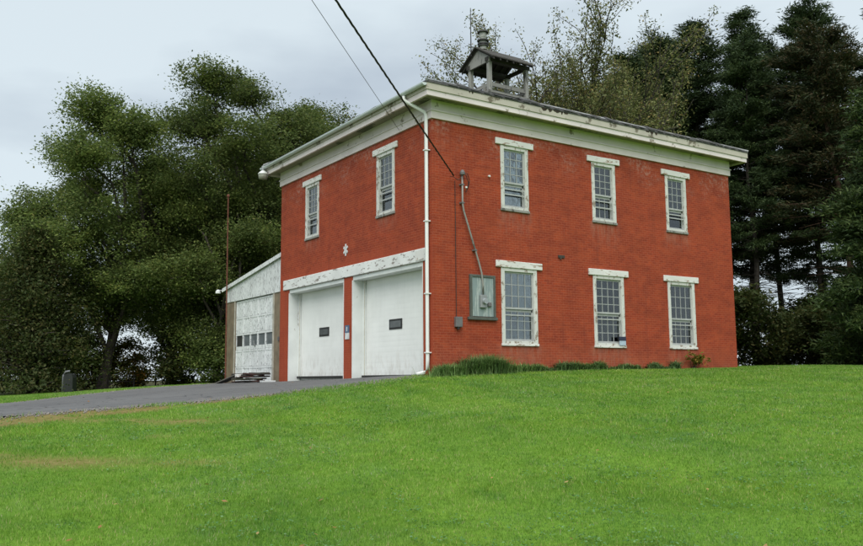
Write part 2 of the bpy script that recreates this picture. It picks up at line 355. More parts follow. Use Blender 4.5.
at = gr.data.attributes.new('dirt', 'FLOAT', 'POINT'); at.data.foreach_set('value', dirt_mask(X, Y).ravel().astype(np.float32))
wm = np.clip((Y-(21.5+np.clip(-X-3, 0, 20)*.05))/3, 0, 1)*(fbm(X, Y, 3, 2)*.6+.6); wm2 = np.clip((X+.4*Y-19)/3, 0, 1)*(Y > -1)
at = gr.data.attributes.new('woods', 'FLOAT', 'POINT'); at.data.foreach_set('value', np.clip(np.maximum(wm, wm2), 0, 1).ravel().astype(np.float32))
# driveway sheet
def mat_asphalt():
    m = NM('old_asphalt'); a = m.noise(.8, 5, .6, None, (.5, 1.2, 1)); b = m.noise(45, 3, .7); k = m.noise(2.4, 6, .7)
    c = m.mix(m.ramp(a, [(.35, 0), (.65, 1)]), (.088, .088, .090), (.135, .135, .135))
    c = m.mix(m.ramp(b, [(.4, 0), (.7, .6)]), c, (.20, .20, .20))
    c = m.mix(m.ramp(k, [(.60, 0), (.68, .7)]), c, (.19, .17, .14))
    vo = m.n('ShaderNodeTexVoronoi', {'Vector': m.n('ShaderNodeVectorMath', {0: m.tc, 1: m.n('ShaderNodeTexNoise', {'Vector': m.tc, 'Scale': 1.5}).outputs['Color']}).outputs[0], 'Scale': .55}, feature='DISTANCE_TO_EDGE').outputs['Distance']
    c = m.mix(m.ramp(vo, [(.004, .8), (.012, 0)]), c, (.04, .04, .04))
    return m.set(c, .85, 0, b, .4, .01, .2)
xs = np.concatenate([np.arange(-60, -16, 2.), np.arange(-16, -.001, .16), [0., .28]]); ts = np.linspace(0, 1, 72)
ne = near_edge(xs)+(fbm(xs, xs*0, .7, 31)-.5)*.5*np.clip(-xs, 0, 1); fe = far_edge(xs)+(fbm(xs, xs*0+9, .8, 33)-.5)*.5*np.clip(-xs, 0, 1)
DX = np.repeat(xs[:, None], len(ts), 1); DY = ne[:, None]+(fe-ne)[:, None]*ts[None]
DZ = gz(DX, DY)+.012
ii = np.arange(DX.size).reshape(DX.shape)
q = np.stack([ii[:-1, :-1], ii[1:, :-1], ii[1:, 1:], ii[:-1, 1:]], -1).reshape(-1)
dr = npmesh('driveway', np.stack([DX, DY, DZ], -1).reshape(-1, 3), 4, q, mat_asphalt()); dr['kind'] = 'structure'; dr.data.shade_smooth()

# ------------------------------------------------------------------ the fire hall
LX, WY = 12.86, 10.1
ZB = 7.1
hall = thing('brick_building', (0, 0, 0), 'two storey red painted brick hall with white cornice and two garage doors', 'building')
def wall_grid(axis_name, length, z0, z1, holes, th, frm=0.):
    """a wall from frm to length with true rectangular openings, thickness th going inward"""
    us = sorted({frm, length, *[h[0] for h in holes], *[h[1] for h in holes]}); zs = sorted({z0, z1, *[h[2] for h in holes], *[h[3] for h in holes]})
    m = MB()
    def P(u, d, z): return (u, d, z) if axis_name == 'x' else (d, u, z)
    def hole(u, z): return any(h[0] < u < h[1] and h[2] < z < h[3] for h in holes)
    for a, b in zip(us, us[1:]):
        for c, d in zip(zs, zs[1:]):
            if hole((a+b)/2, (c+d)/2): continue
            for dep in (0, th): m.add([P(a, dep, c), P(b, dep, c), P(b, dep, d), P(a, dep, d)], [(0, 1, 2, 3)])
    for h in holes:
        for (u0, z0_, u1, z1_) in ((h[0], h[2], h[0], h[3]), (h[1], h[2], h[1], h[3]), (h[0], h[2], h[1], h[2]), (h[0], h[3], h[1], h[3])):
            m.add([P(u0, 0, z0_), P(u1, 0, z1_), P(u1, th, z1_), P(u0, th, z0_)], [(0, 1, 2, 3)])
    return m
UW, LW = 1.00, 1.30
UZ, LZ = (4.80, 6.68), (0.89, 3.06)
xu, xl, yu = [2.91, 6.56, 9.98], [3.01, 6.64, 10.05], [2.50, 7.47]
holes = [(x-UW/2, x+UW/2, *UZ) for x in xu]+[(x-LW/2, x+LW/2, *LZ) for x in xl]
o = wall_grid('x', LX, -.7, ZB, holes, .32).build('wall', BRICK, hall)
DOORS = [(.50, 4.56), (5.12, 9.32)]
holes = [(y-UW/2, y+UW/2, *UZ) for y in yu]+[(a, b, -.7, 3.13) for a, b in DOORS]
o = wall_grid('y', WY, -.7, ZB, holes, .32, .0).build('wall', BRICK, hall)
MB().box(LX-.32, LX, .32, WY, -.7, ZB).box(.32, LX-.32, WY-.32, WY, -.7, ZB).build('wall', BRICK, hall)
MB().box(.33, LX-.33, .33, WY-.33, -.05, .02).box(.33, LX-.33, .33, WY-.33, 3.75, 3.95).box(.33, LX-.33, .33, WY-.33, 7.0, 7.05).build('interior_floor', DARKI, hall)
MB().box(.9, .95, .4, WY-.4, -.0, 3.7).build('interior_partition', DARKI, hall)

# cornice, run round all four sides, mitred
def ring(prof_in, prof_out, z0, z1, mat, name, parent, z0o=None, z1o=None):
    """rectangular ring from offset prof_in to prof_out outside the walls"""
    z0o = z0 if z0o is None else z0o; z1o = z1 if z1o is None else z1o
    def rect(o_, z): return [(-o_, -o_, z), (LX+o_, -o_, z), (LX+o_, WY+o_, z), (-o_, WY+o_, z)]
    v = rect(prof_in, z0)+rect(prof_out, z0o)+rect(prof_out, z1o)+rect(prof_in, z1)
    f = []
    for k in range(4):
        n = (k+1) % 4
        for a, b in ((0, 4), (4, 8), (8, 12), (12, 0)): f.append((a+k, a+n, b+n, b+k))
    m = MB(); m.add(v, f); return m.build(name, mat, parent)
cor = ring(.0, .055, 7.08, 7.285, CORN, 'cornice', hall)
ring(.0, .085, 7.285, 7.315, CORN, 'moulding', cor)
ring(.0, .045, 7.315, 7.60, CORN, 'frieze', cor)
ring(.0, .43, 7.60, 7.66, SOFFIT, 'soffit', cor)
ring(.40, .47, 7.545, 7.70, CORN, 'fascia', cor)
ring(.36, .50, 7.70, 7.885, mat_flake('crown_paint', (.52, .48, .41), (.20, .17, .12), .58, (1, 1, 1), 1.7), 'crown_moulding', cor)
# rotten spots of the crown
rng = np.random.default_rng(5)
rot = MB()
for cx, wdt in ((3.95, .55), (8.35, .42), (4.5, .2), (1.0, .12)):
    for k in range(3):
        x = cx+(k-1)*wdt*.5+rng.uniform(-.05, .05); hh = rng.uniform(.05, .13); w_ = wdt*rng.uniform(.14, .3); n_ = 9; y0_ = -.504-.003*k
        top = [(x+w_*(j/(n_-1)*2-1), y0_, 7.884+rng.uniform(-.006, .006)) for j in range(n_)]; bot = [(x+w_*(j/(n_-1)*2-1), y0_, 7.884-hh*math.sin(math.pi*(j+.3)/(n_-.4))*rng.uniform(.5, 1.)) for j in range(n_)]
        poly = top+bot[::-1]; rot.prism(poly, (0, 0, 0), (0, .03, 0))
rot.each('rotten_board', plain('rotten_wood', (.045, .03, .02), .95), cor)
# hip roof
RZ = 10.35; RX0, RX1, RY = 5.05, 7.8, 5.05; E = .52
rm = MB()
A = [(-E, -E), (LX+E, -E), (LX+E, WY+E), (-E, WY+E)]
def lerp(a, b, t): return tuple(a[i]+(b[i]-a[i])*t for i in range(len(a)))
def roof_face(p0, p1, q1, q0, nu=48, nv=16, seed=0):
    v = []; f = []
    for j in range(nv+1):
        for i in range(nu+1):
            a = lerp(p0, p1, i/nu); b = lerp(q0, q1, i/nu); p = Vector(lerp(a, b, j/nv))
            edge = min(i, nu-i, j, nv-j) > 0
            if edge: p.z += (float(fbm([p.x], [p.y], .9, 3+seed)[0])-.5)*.07
            if j == 0 and 0 < i < nu: p.z += random.uniform(-.012, .012)
            v.append(p)
    for j in range(nv):
        for i in range(nu): f.append((j*(nu+1)+i, j*(nu+1)+i+1, (j+1)*(nu+1)+i+1, (j+1)*(nu+1)+i))
    rm.add(v, f)
zE = 7.935; r0 = (RX0, RY, RZ); r1 = (RX1, RY, RZ); c4 = [(a[0], a[1], zE) for a in A]
roof_face(c4[0], c4[1], r1, r0, seed=1); roof_face(c4[2], c4[3], r0, r1, seed=2)
roof_face(c4[3], c4[0], r0, r0, seed=3); roof_face(c4[1], c4[2], r1, r1, seed=4)
for k in range(4):
    a, b = c4[k], c4[(k+1) % 4]; rm.add([a, b, (b[0], b[1], 7.888), (a[0], a[1], 7.888)], [(0, 1, 2, 3)])
rm.add([(p[0], p[1], 7.888) for p in A], [(3, 2, 1, 0)])
roof = rm.build('roof', SHING, hall)
# lifted shingles along the side eave
sh = MB()
for i in range(34):
    x = .2+i*.38+random.uniform(-.1, .1); wd_ = random.uniform(.18, .34); lift = random.choice([0, 0, .015, .03, .05])
    sh.add([(x, -E-.03, zE-.005), (x+wd_, -E-.03, zE-.005+random.uniform(0, .01)), (x+wd_, -E+.25, zE+.13+lift), (x, -E+.25, zE+.13+lift), (x, -E-.03, zE+.015+lift*.5), (x+wd_, -E-.03, zE+.015+lift*.5), (x+wd_, -E+.25, zE+.15+lift), (x, -E+.25, zE+.15+lift)],
           [(0, 1, 2, 3), (4, 7, 6, 5), (0, 4, 5, 1), (1, 5, 6, 2), (2, 6, 7, 3), (3, 7, 4, 0)])
sh.each('loose_shingle', SHING, roof)
hc = MB()
for a, b in ((c4[0], r0), (c4[1], r1), (c4[2], r1), (c4[3], r0), (r0, r1)):
    hc.tube([Vector(a)+Vector((0, 0, .01)), Vector(b)+Vector((0, 0, .03))], .045, 6)
hc.each('ridge_cap', plain('ridge_metal', (.30, .31, .31), .6, 0, .4, 5), roof)
# gutter along the garage front
gm = MB(); prof = [(-.50-.07+.075*math.cos(t), 7.83+.08*math.sin(t)) for t in np.linspace(math.pi, 2*math.pi, 9)]
prof = prof+[(px*1.0+.0, pz) for px, pz in [(-.497, 7.845), (-.515, 7.845)]]+[(-.57+.062*math.cos(t), 7.83+.065*math.sin(t)) for t in np.linspace(2*math.pi, math.pi, 9)]
y0g, y1g = -.5, WY+.6; n = len(prof)
gm.add([(a, y0g, b+.03) for a, b in prof]+[(a, y1g, b-.0) for a, b in prof], [(i, (i+1) % n, n+(i+1) % n, n+i) for i in range(n)])
for yy, dz in ((y0g, .03), (y1g, 0)):
    gm.add([(a, yy, b+dz) for a, b in prof[:9]], [tuple(range(9))])
gut = gm.build('gutter', GUT, hall)
dp = MB(); dp.tube([(-.57, .55, 7.76), (-.57, .55, 7.66), (-.50, .48, 7.58), (-.12, .20, 7.30), (-.085, .17, 7.2), (-.085, .17, .42), (-.085, .17, .16), (-.16, .22, .07), (-.36, .30, .02)], .052, 10)
dsp = dp.build('downspout', PIPE, hall, True)
st = MB()
for z in (6.2, 4.2, 2.2, .6): st.box(-.15, -.001, .10, .24, z-.015, z+.015)
st.each('strap', PIPE, dsp)

# windows ---------------------------------------------------------------------------------
def make_window(face, u, width, z0, z1, cols, urows, lrows, cover, zcover, meet, lintel_h=.19, seed=0, extra=None, storm=True, lowcols=True):
    rr = random.Random(seed)
    def B(m, u0, u1, d0, d1, za, zb):           # d: depth into the wall (negative = outside)
        return m.box(u0, u1, d0, d1, za, zb) if face == 'x' else m.box(d0, d1, u0, u1, za, zb)
    a, b = u-width/2, u+width/2; fw_ = .105
    m = MB(); B(m, a-.02, a+fw_, -.028, .14, z0, z1); B(m, b-fw_, b+.02, -.028, .14, z0, z1); B(m, a+fw_, b-fw_, -.025, .14, z1-.10, z1); B(m, a+fw_, b-fw_, -.022, .14, z0, z0+.06)
    win = m.build('window', WHITE, hall, bevel=.006)
    m = MB(); over = .215; tilt = rr.uniform(-.012, .012)
    B(m, a-over, b+over, -.062, -.002, z1+.002, z1+lintel_h); lt = m.build('lintel', LINT, win, bevel=.012)
    for v in lt.data.vertices:
        k = (v.co.x if face == 'x' else v.co.y)-u; v.co.z += tilt*k/width
    m = MB(); B(m, a-.04, b+.04, -.05, .12, z0-.075, z0-.002); m.build('sill', LINT if width > 1.1 else GREYP, win, bevel=.008)
    ia, ib = a+fw_, b-fw_; iz0, iz1 = z0+.06, z1-.10; st_ = .045; zm = iz0+(iz1-iz0)*meet
    # upper sash (outer), lower sash (inner), storm bars
    m = MB(); B(m, ia, ia+st_, .03, .07, zm, iz1); B(m, ib-st_, ib, .03, .07, zm, iz1); B(m, ia+st_, ib-st_, .03, .07, iz1-.05, iz1); B(m, ia+st_, ib-st_, .03, .07, zm-.02, zm+.035)
    us = m.build('sash', SASH, win)
    m = MB(); B(m, ia, ia+st_, .075, .115, iz0, zm-.025); B(m, ib-st_, ib, .075, .115, iz0, zm-.025); B(m, ia+st_, ib-st_, .075, .115, iz0, iz0+.07); B(m, ia, ib, .075, .115, zm-.09, zm-.025)
    ls = m.build('sash', SASH, win)
    m = MB(); mw = .011
    for k in range(1, cols):
        x = ia+st_+(ib-ia-2*st_)*k/cols; B(m, x-mw, x+mw, .035, .065, zm+.035, iz1-.05); 
        if lowcols: B(m, x-mw, x+mw, .080, .110, iz0+.07, zm-.09)
    for k in range(1, urows): z = zm+.035+(iz1-.05-zm-.035)*k/urows; B(m, ia+st_, ib-st_, .037, .063, z-mw, z+mw)
    for k in range(1, lrows): z = iz0+.07+(zm-.09-iz0-.07)*k/lrows; B(m, ia+st_, ib-st_, .082, .108, z-mw, z+mw)
    m.build('muntins', MUNT, win)
    m = MB(); B(m, ia+.002, ib-.002, .048, .052, zm, iz1-.002); B(m, ia+.002, ib-.002, .093, .097, iz0+.002, zm-.03); m.build('pane', GLASS, win)
    if storm:
        m = MB(); s0 = .004; B(m, ia, ib, s0, s0+.018, zm-.21, zm-.175); B(m, ia, ib, s0, s0+.018, iz0, iz0+.03); B(m, ia, ia+.022, s0, s0+.018, iz0+.03, zm-.21); B(m, ib-.022, ib, s0, s0+.018, iz0+.03, zm-.21)
        if width < 1.1: B(m, ia+.022, ib-.022, s0, s0+.018, iz0+.36, iz0+.395)
        m.build('storm_frame', SASH, win)
    if cover:
        m = MB(); pts = []; nn = 28
        for k in range(nn+1):
            x = ia-.02+(ib-ia+.04)*k/nn; d = .17+.012*math.sin(k*1.9+seed)+.006*math.sin(k*4.1)
            pts.append((x, d))
        za, zb = zcover
        v = [((x, d, z) if face == 'x' else (d, x, z)) for z in (za, zb) for x, d in pts]+[((x, d+.012, z) if face == 'x' else (d+.012, x, z)) for z in (za, zb) for x, d in pts]
        n_ = nn+1; m.add(v, [(k, k+1, n_+k+1, n_+k) for k in range(nn)]+[(2*n_+k, 3*n_+k, 3*n_+k+1, 2*n_+k+1) for k in range(nn)])
        m.build('curtain', cover, win)
    if extra: extra(B, win, ia, ib, iz0, iz1, zm)
    return win
def card(B, win, ia, ib, iz0, iz1, zm):
    m = MB(); B(m, ia+.12, ib-.16, .13, .15, iz0+.02, iz0+.36); m.build('cardboard', CARD, win)
def clutter(B, win, ia, ib, iz0, iz1, zm):
    m = MB(); B(m, ia+.28, ia+.46, .14, .22, iz0+.0, iz0+.16); m.build('white_packet', SIGNW, win)
    m = MB(); B(m, ib-.46, ib-.36, .14, .2, iz0, iz0+.13); m.build('red_packet', plain('red_card', (.4, .05, .04), .6), win)
wr = [make_window('x', xu[0], UW, *UZ, 3, 4, 1, CURT, (5.45, 6.55), .42, seed=1, lowcols=False),
      make_window('x', xu[1], UW, *UZ, 3, 4, 2, BLIND, (4.85, 5.75), .45, seed=2),
      make_window('x', xu[2], UW, *UZ, 3, 4, 1, BLIND, (5.3, 6.1), .40, seed=3, lowcols=False)]
wl_ = [make_window('x', xl[0], LW, *LZ, 4, 3, 3, BLIND, (1.92, 3.0), .47, .20, seed=4),
       make_window('x', xl[1], LW, *LZ, 4, 4, 3, BLIND, (1.4, 2.6), .47, .20, seed=5, extra=clutter),
       make_window('x', xl[2], LW, *LZ, 4, 3, 3, BLIND, (1.8, 3.0), .43, .20, seed=6)]
wf = [make_window('y', yu[0], UW, *UZ, 3, 4, 1, CURT, (5.15, 6.6), .45, seed=7, extra=card, lowcols=False),
      make_window('y', yu[1], UW, *UZ, 3, 4, 1, CURT, (5.15, 6.6), .45, seed=8, extra=card, lowcols=False)]
# garage doors ------------------------------------------------------------------------------
bm_ = MB(); bm_.box(-.045, .02, .24, 9.76, 3.13, 3.49).build('door_beam', BEAM, hall, bevel=.015)
ins = MB(); ins.box(-.056, -.045, .36, .80, 3.17, 3.45).build('beam_end_plate', LINT, hall, bevel=.004)
bx_ = MB(); bx_.box(.02, .40, .5, 9.32, 3.0, 3.128).build('door_header', JAMB, hall)
jm = MB()
for a, b in DOORS: jm.box(-.012, .42, b-.02, b+.001, -.15, 3.0).box(-.012, .42, a-.001, a+.02, -.15, 3.0).box(.37, .42, b-.15, b-.02, -.15, 3.0)
jm.each('door_jamb', JAMB, hall)
tr_ = MB()
for a, b in DOORS: tr_.box(.355, .368, b-.155, b-.13, -.12, 3.0).box(.36, .368, a+.02, a+.05, -.1, 3.0)
tr_.each('door_seal', plain('cream_seal', (.62, .60, .50), .6), hall)
for (a, b), wy in zip(DOORS, (2.64, 7.33)):
    m = MB(); zs = [-.12+3.12*k/5 for k in range(6)]; d0 = .43
    for k in range(5):
        za, zb = zs[k], zs[k+1]
        m.box(d0, d0+.04, a+.02, b-.02, za+.004, zb-.004)
        for r_ in range(4):
            zz = za+.06+r_*(zb-za)/4; m.box(d0-.002, d0, a+.02, b-.02, zz, zz+(zb-za)/4-.045)
    dd = m.build('garage_door', DOORW, hall)
    MB().box(d0-.02, d0-.004, wy-.37, wy+.37, 1.37, 1.68).build('window_frame', BLACK, dd, bevel=.01)
    MB().box(d0-.026, d0-.02, wy-.31, wy+.31, 1.43, 1.62).build('window_pane', plain('smoked_pane', (.10, .11, .11), .25), dd)
    MB().box(d0-.012, d0+.03, a+.02, b-.02, -.16, -.118).build('bottom_seal', BLACK, dd)

# belfry on the ridge ------------------------------------------------------------------------
def roofz(x, y):
    s = (RZ-zE)/(RY+E); return zE+s*min(y+E, WY+E-y, x+E, RZ)
BX0, BX1, BY0, BY1 = 5.50, 7.22, 4.45, 5.72
bf = MB()
for x, y in ((BX0, BY0), (BX1, BY0)): bf.hexa([(x, y, roofz(x, y)-.1), (x+.15, y, roofz(x, y)-.1), (x+.15, y+.15, roofz(x, y)-.1), (x, y+.15, roofz(x, y)-.1)], [(x, y, 11.33), (x+.15, y, 11.33), (x+.15, y+.15, 11.33), (x, y+.15, 11.33)])
for x, y in ((BX0, BY1), (BX1, BY1)): bf.box(x, x+.15, y-.15, y, roofz(x, y)-.1, 11.33)
bel = MB().box(BX0-.02, BX1+.17, BY0-.02, BY1+.02, 10.16, 10.24).build('belfry', GREYW, hall); bf.each('post', GREYP, bel, .01)
m = MB(); m.box(BX0+.15, BX1, BY0+.03, BY0+.09, 10.42, 10.56).box(BX0+.15, BX1, BY1-.09, BY1-.03, 10.42, 10.56).box(BX0+.03, BX0+.09, BY0+.15, BY1-.15, 10.40, 10.54).box(BX1+.03, BX1+.09, BY0+.15, BY1-.15, 10.40, 10.54)
m.box(BX0-.05, BX1+.2, BY0+.2, BY0+.32, 10.22, 10.36).box(BX0-.05, BX1+.2, BY1-.32, BY1-.2, 10.22, 10.36); m.each('rail', GREYW, bel)
m = MB()
ym = 5.06; ze, za_ = 11.36, 11.98; x0, x1 = 5.33, 7.42; yl, yr = 6.08, 4.08
for s_, ye in ((1, yl), (-1, yr)):
    m.hexa([(x0, ye, ze), (x1, ye, ze), (x1, ym, za_), (x0, ym, za_)], [(x0, ye, ze+.045), (x1, ye, ze+.045), (x1, ym, za_+.045), (x0, ym, za_+.045)])
m.build('belfry_roof', DARKW, bel)
m = MB(); m.hexa([(BX0-.03, 5.72, 11.30), (BX0-.03, 4.40, 11.30), (BX0-.03, 4.40, 11.50), (BX0-.03, ym, 11.90), (BX0-.03, 5.72, 11.52)], [(BX0+.03, 5.72, 11.30), (BX0+.03, 4.40, 11.30), (BX0+.03, 4.40, 11.50), (BX0+.03, ym, 11.90), (BX0+.03, 5.72, 11.52)])
m.build('gable_board', GREYP, bel)
m = MB(); m.box(BX0-.06, BX1+.2, BY0-.02, BY0+.16, 11.33, 11.47).box(BX0-.06, BX1+.2, BY1-.16, BY1+.02, 11.33, 11.47).box(BX0+.03, BX0+.13, BY0+.16, BY1-.16, 11.33, 11.46).box(BX1+.02, BX1+.13, BY0+.16, BY1-.16, 11.33, 11.46)
for k in range(7):
    x = x0+.12+k*(x1-x0-.28)/6
    m.hexa([(x, yr+.02, ze-.075), (x+.05, yr+.02, ze-.075), (x+.05, ym, za_-.08), (x, ym, za_-.08)], [(x, yr+.02, ze-.002), (x+.05, yr+.02, ze-.002), (x+.05, ym, za_-.002), (x, ym, za_-.002)])
    m.hexa([(x, yl-.02, ze-.075), (x+.05, yl-.02, ze-.075), (x+.05, ym, za_-.08), (x, ym, za_-.08)], [(x, yl-.02, ze-.002), (x+.05, yl-.02, ze-.002), (x+.05, ym, za_-.002), (x, ym, za_-.002)])
m.each('rafter', DARKW, bel)
# siren on the belfry ridge
sx, sy = 5.72, 5.06; sz = 11.98
m = MB(); m.lathe([(.13, 0), (.13, .10), (.15, .12), (.15, .30), (.13, .32), (.13, .44), (.14, .46), (.14, .66), (.05, .72)], (sx, sy, sz))
sir = m.build('siren', SIRW, hall, False)
m = MB()
for z, r_ in ((.14, .19), (.20, .21), (.33, .22), (.66, .21)): m.lathe([(r_-.02, z-.02), (r_, z-.01), (r_, z+.03), (r_-.05, z+.055)], (sx, sy, sz))
m.each('siren_ring', SIRD, sir)
MB().lathe([(.205, .665), (.20, .70), (.10, .74), (.03, .76)], (sx, sy, sz)).build('siren_cap', SIRW, sir)
MB().tube([(5.37, 5.34, 11.75), (5.37, 5.34, 13.62)], [.024, .013], 6).build('lightning_rod', BLACK, hall)
# things on the walls --------------------------------------------------------------------------
pn = thing('meter_board', (1.66, 0, 1.6), 'weathered grey-green wooden board carrying the electric meter on the side wall', 'meter board')
MB().box(1.27, 2.02, -.05, -.004, 1.62, 2.72).build('board', PANEL, pn)
m = MB(); m.box(1.20, 1.27, -.075, -.004, 1.60, 2.79).box(2.02, 2.09, -.075, -.004, 1.60, 2.79).box(1.27, 2.02, -.075, -.004, 2.72, 2.79).box(1.13, 2.14, -.09, -.004, 1.52, 1.60); m.build('board_frame', PANELF, pn, bevel=.006)
m = MB(); m.box(1.52, 1.74, -.13, -.05, 1.86, 2.22); m.build('meter_box', GALV, pn, bevel=.01)
m = MB(); m.tube([(1.65, -.13, 2.04), (1.65, -.21, 2.04)], [.085, .075], 16).build('meter_dial', plain('meter_glass', (.34, .37, .38), .2), pn)
m = MB(); m.box(1.80, 1.92, -.11, -.05, 1.90, 2.02).build('switch_box', BOXG, pn, bevel=.01)
cdt = thing('service_conduit', (.93, 0, 5.4), 'grey conduit running from the weatherhead down the side wall to the meter', 'conduit')
m = MB(); m.tube([(.95, -.09, 5.58), (.95, -.09, 4.75), (.99, -.09, 4.55), (1.38, -.09, 3.45), (1.50, -.09, 3.1), (1.58, -.09, 2.85), (1.62, -.10, 2.5), (1.62, -.10, 2.23)], .026, 8).build('conduit_pipe', GREYP, cdt, True)
m = MB(); m.lathe([(.03, 0), (.07, .02), (.075, .08), (.04, .15), (.01, .16)], (.95, -.10, 5.56), 12).build('weatherhead', BOXG, cdt)
m = MB()
for x, z in ((.95, 4.78), (1.37, 3.47), (.95, 5.3)): m.box(x-.05, x+.05, -.12, -.003, z-.02, z+.02)
m.each('clamp', BOXG, cdt)
m = MB(); m.tube([(.95, -.13, 5.6), (1.02, -.18, 5.55), (1.12, -.16, 5.35), (1.10, -.10, 5.15), (1.04, -.12, 5.08)], .012, 6); m.tube([(.95, -.13, 5.62), (1.05, -.2, 5.6), (1.17, -.14, 5.42), (1.13, -.1, 5.2)], .010, 6)
m.tube([(.93, -.13, 5.6), (.82, -.2, 5.45), (.72, -.2, 5.38), (.60, -.16, 5.46), (.56, -.05, 5.5)], .010, 6); m.build('drip_loop', BLACK, cdt)
m = MB(); m.lathe([(.02, 0), (.035, .01), (.035, .05), (.02, .06)], (1.08, -.1, 5.2), 10).build('insulator', LAMPW, cdt)
jb = thing('junction_box', (.78, 0, 1.4), 'small grey box low on the side wall beside the meter board', 'junction box')
MB().box(.68, .90, -.11, -.003, 1.30, 1.58).build('box', BOXG, jb, bevel=.01)
m = MB(); m.tube([(.74, -.03, 1.58), (.745, -.025, 3.4), (.74, -.03, 5.4)], .009, 6).build('thin_cable', BLACK, jb)
MB().tube([(.78, -.06, 1.3), (.78, -.06, 1.24)], .04, 8).build('plug', BLACK, jb)
st = MB()
for k in range(3):
    t = math.pi/2+k*math.pi/3; dy, dz = math.cos(t)*.15, math.sin(t)*.19; ny, nz = -math.sin(t)*.035, math.cos(t)*.035; d = -.02-.002*k
    st.hexa([(d, 5-dy-ny, 4.03-dz-nz), (d, 5+dy-ny, 4.03+dz-nz), (d, 5+dy+ny, 4.03+dz+nz), (d, 5-dy+ny, 4.03-dz+nz)], [(-.001, 5-dy-ny, 4.03-dz-nz), (-.001, 5+dy-ny, 4.03+dz-nz), (-.001, 5+dy+ny, 4.03+dz+nz), (-.001, 5-dy+ny, 4.03-dz+nz)])
tag(st.build('wall_star', SIGNW, None), 'white six armed star fixed to the brick above the garage beam', 'wall star')
ks = thing('wall_sign', (0, 4.87, 1.35), 'small blue and white sign on the brick pier between the garage doors', 'sign')
MB().box(-.022, -.003, 4.74, 5.0, 1.16, 1.36).build('sign_plate', SIGNW, ks); MB().box(-.024, -.003, 4.74, 5.0, 1.362, 1.60).build('sign_plate', SIGNB, ks); MB().box(-.028, -.024, 4.84, 4.90, 1.41, 1.55).build('sign_mark', SIGNW, ks)
s2 = thing('window_sill_sign', (7.12, -.06, 1.0), 'small dark and pale blue card at the corner of the middle ground floor window', 'card')
MB().box(6.98, 7.26, -.075, -.06, .90, 1.04).build('card', plain('pale_blue_card', (.45, .55, .66), .6), s2); MB().box(6.97, 7.27, -.077, -.06, 1.042, 1.17).build('card_top', plain('navy_card', (.03, .035, .07), .6), s2)
vent = MB(); vent.box(4.55, 4.80, -.03, -.002, 3.50, 3.58).box(4.60, 4.66, -.05, -.03, 3.46, 3.54); tag(vent.build('wall_bracket', DARKW), 'small dark metal bracket left on the side wall between the storeys', 'bracket')
nub = MB(); nub.tube([(1.95, -.005, 5.68), (1.95, -.06, 5.68)], .03, 10); tag(nub.build('wall_insulator', LAMPW), 'tiny white knob on the side wall right of the weatherhead', 'insulator')
# barn lamp at the end of the gutter
lp = thing('wall_lamp', (-.62, 10.42, 7.5), 'white domed lamp hanging below the left end of the gutter', 'lamp')
m = MB(); m.lathe([(.06, 0), (.16, .02), (.175, .16), (.17, .19)], (-.62, 10.42, 7.36)).build('lamp_globe', plain('lamp_glass', (.42, .42, .36), .3), lp, True)
m = MB(); m.lathe([(.19, .17), (.185, .22), (.10, .30), (.05, .33)], (-.62, 10.42, 7.36)).build('lamp_shade', LAMPW, lp, True)
m = MB(); m.lathe([(.06, .32), (.06, .50), (.02, .52)], (-.62, 10.42, 7.36), 12).tube([(-.62, 10.42, 7.86), (-.45, 10.42, 7.8)], .03, 8).build('lamp_socket', GALV, lp)

# overhead cables
def wire(name, a, b, sag, r_, label, twist=False):
    pts = []; a = Vector(a); b = Vector(b); n_ = 90
    for k in range(n_+1):
        t = k/n_; p = a.lerp(b, t); p.z -= sag*4*t*(1-t); pts.append(p)
    m = MB()
    if twist:
        for ph in (0, 2.1, 4.2):
            d = (b-a).normalized(); s1 = d.cross(Vector((0, 0, 1))).normalized(); s2_ = d.cross(s1); q_ = []
            for k in range(0, 900):
                t = k/899; p = a.lerp(b, t); p.z -= sag*4*t*(1-t); an = t*(b-a).length/.9*2*math.pi+ph
                q_.append(p+(s1*math.cos(an)+s2_*math.sin(an))*r_*1.0)
            m.tube(q_, r_, 4)
    else: m.tube(pts, r_, 6)
    return tag(m.build(name, BLACK if twist else plain('wire_grey', (.10, .10, .11), .5)), label, 'cable', 'overhead service cables')
a_ = Vector((.62, -.14, 5.50)); p_ = Vector((-6, -5.91, 6.73)); wire('overhead_cable', a_, a_+(p_-a_)*3.0, .10, .0125, 'thick twisted black cable running from the weatherhead up over the lawn', True)
a_ = Vector((-.54, 1.72, 7.70)); p_ = Vector((-6, -4.79, 9.16-2+.0)); 
tw_end = Vector((-6, -4.79, 7.16+1.9)); 
def ray_pt(px, py, Xw):
    d = fw*1.0+rt*((px-431.5)/855.87)+up*((273-py)/855.87); t = (Xw-CAM.x)/d.x; return CAM+d*t
e_ = Vector((-6.0, -4.79, 7.16)); wire('overhead_cable', Vector((-.04, 1.68, 7.16)), Vector((-.04, 1.68, 7.16))+(e_-Vector((-.04, 1.68, 7.16)))*3, .0, .007, 'thin pale grey wire meeting the cornice above the right garage door')

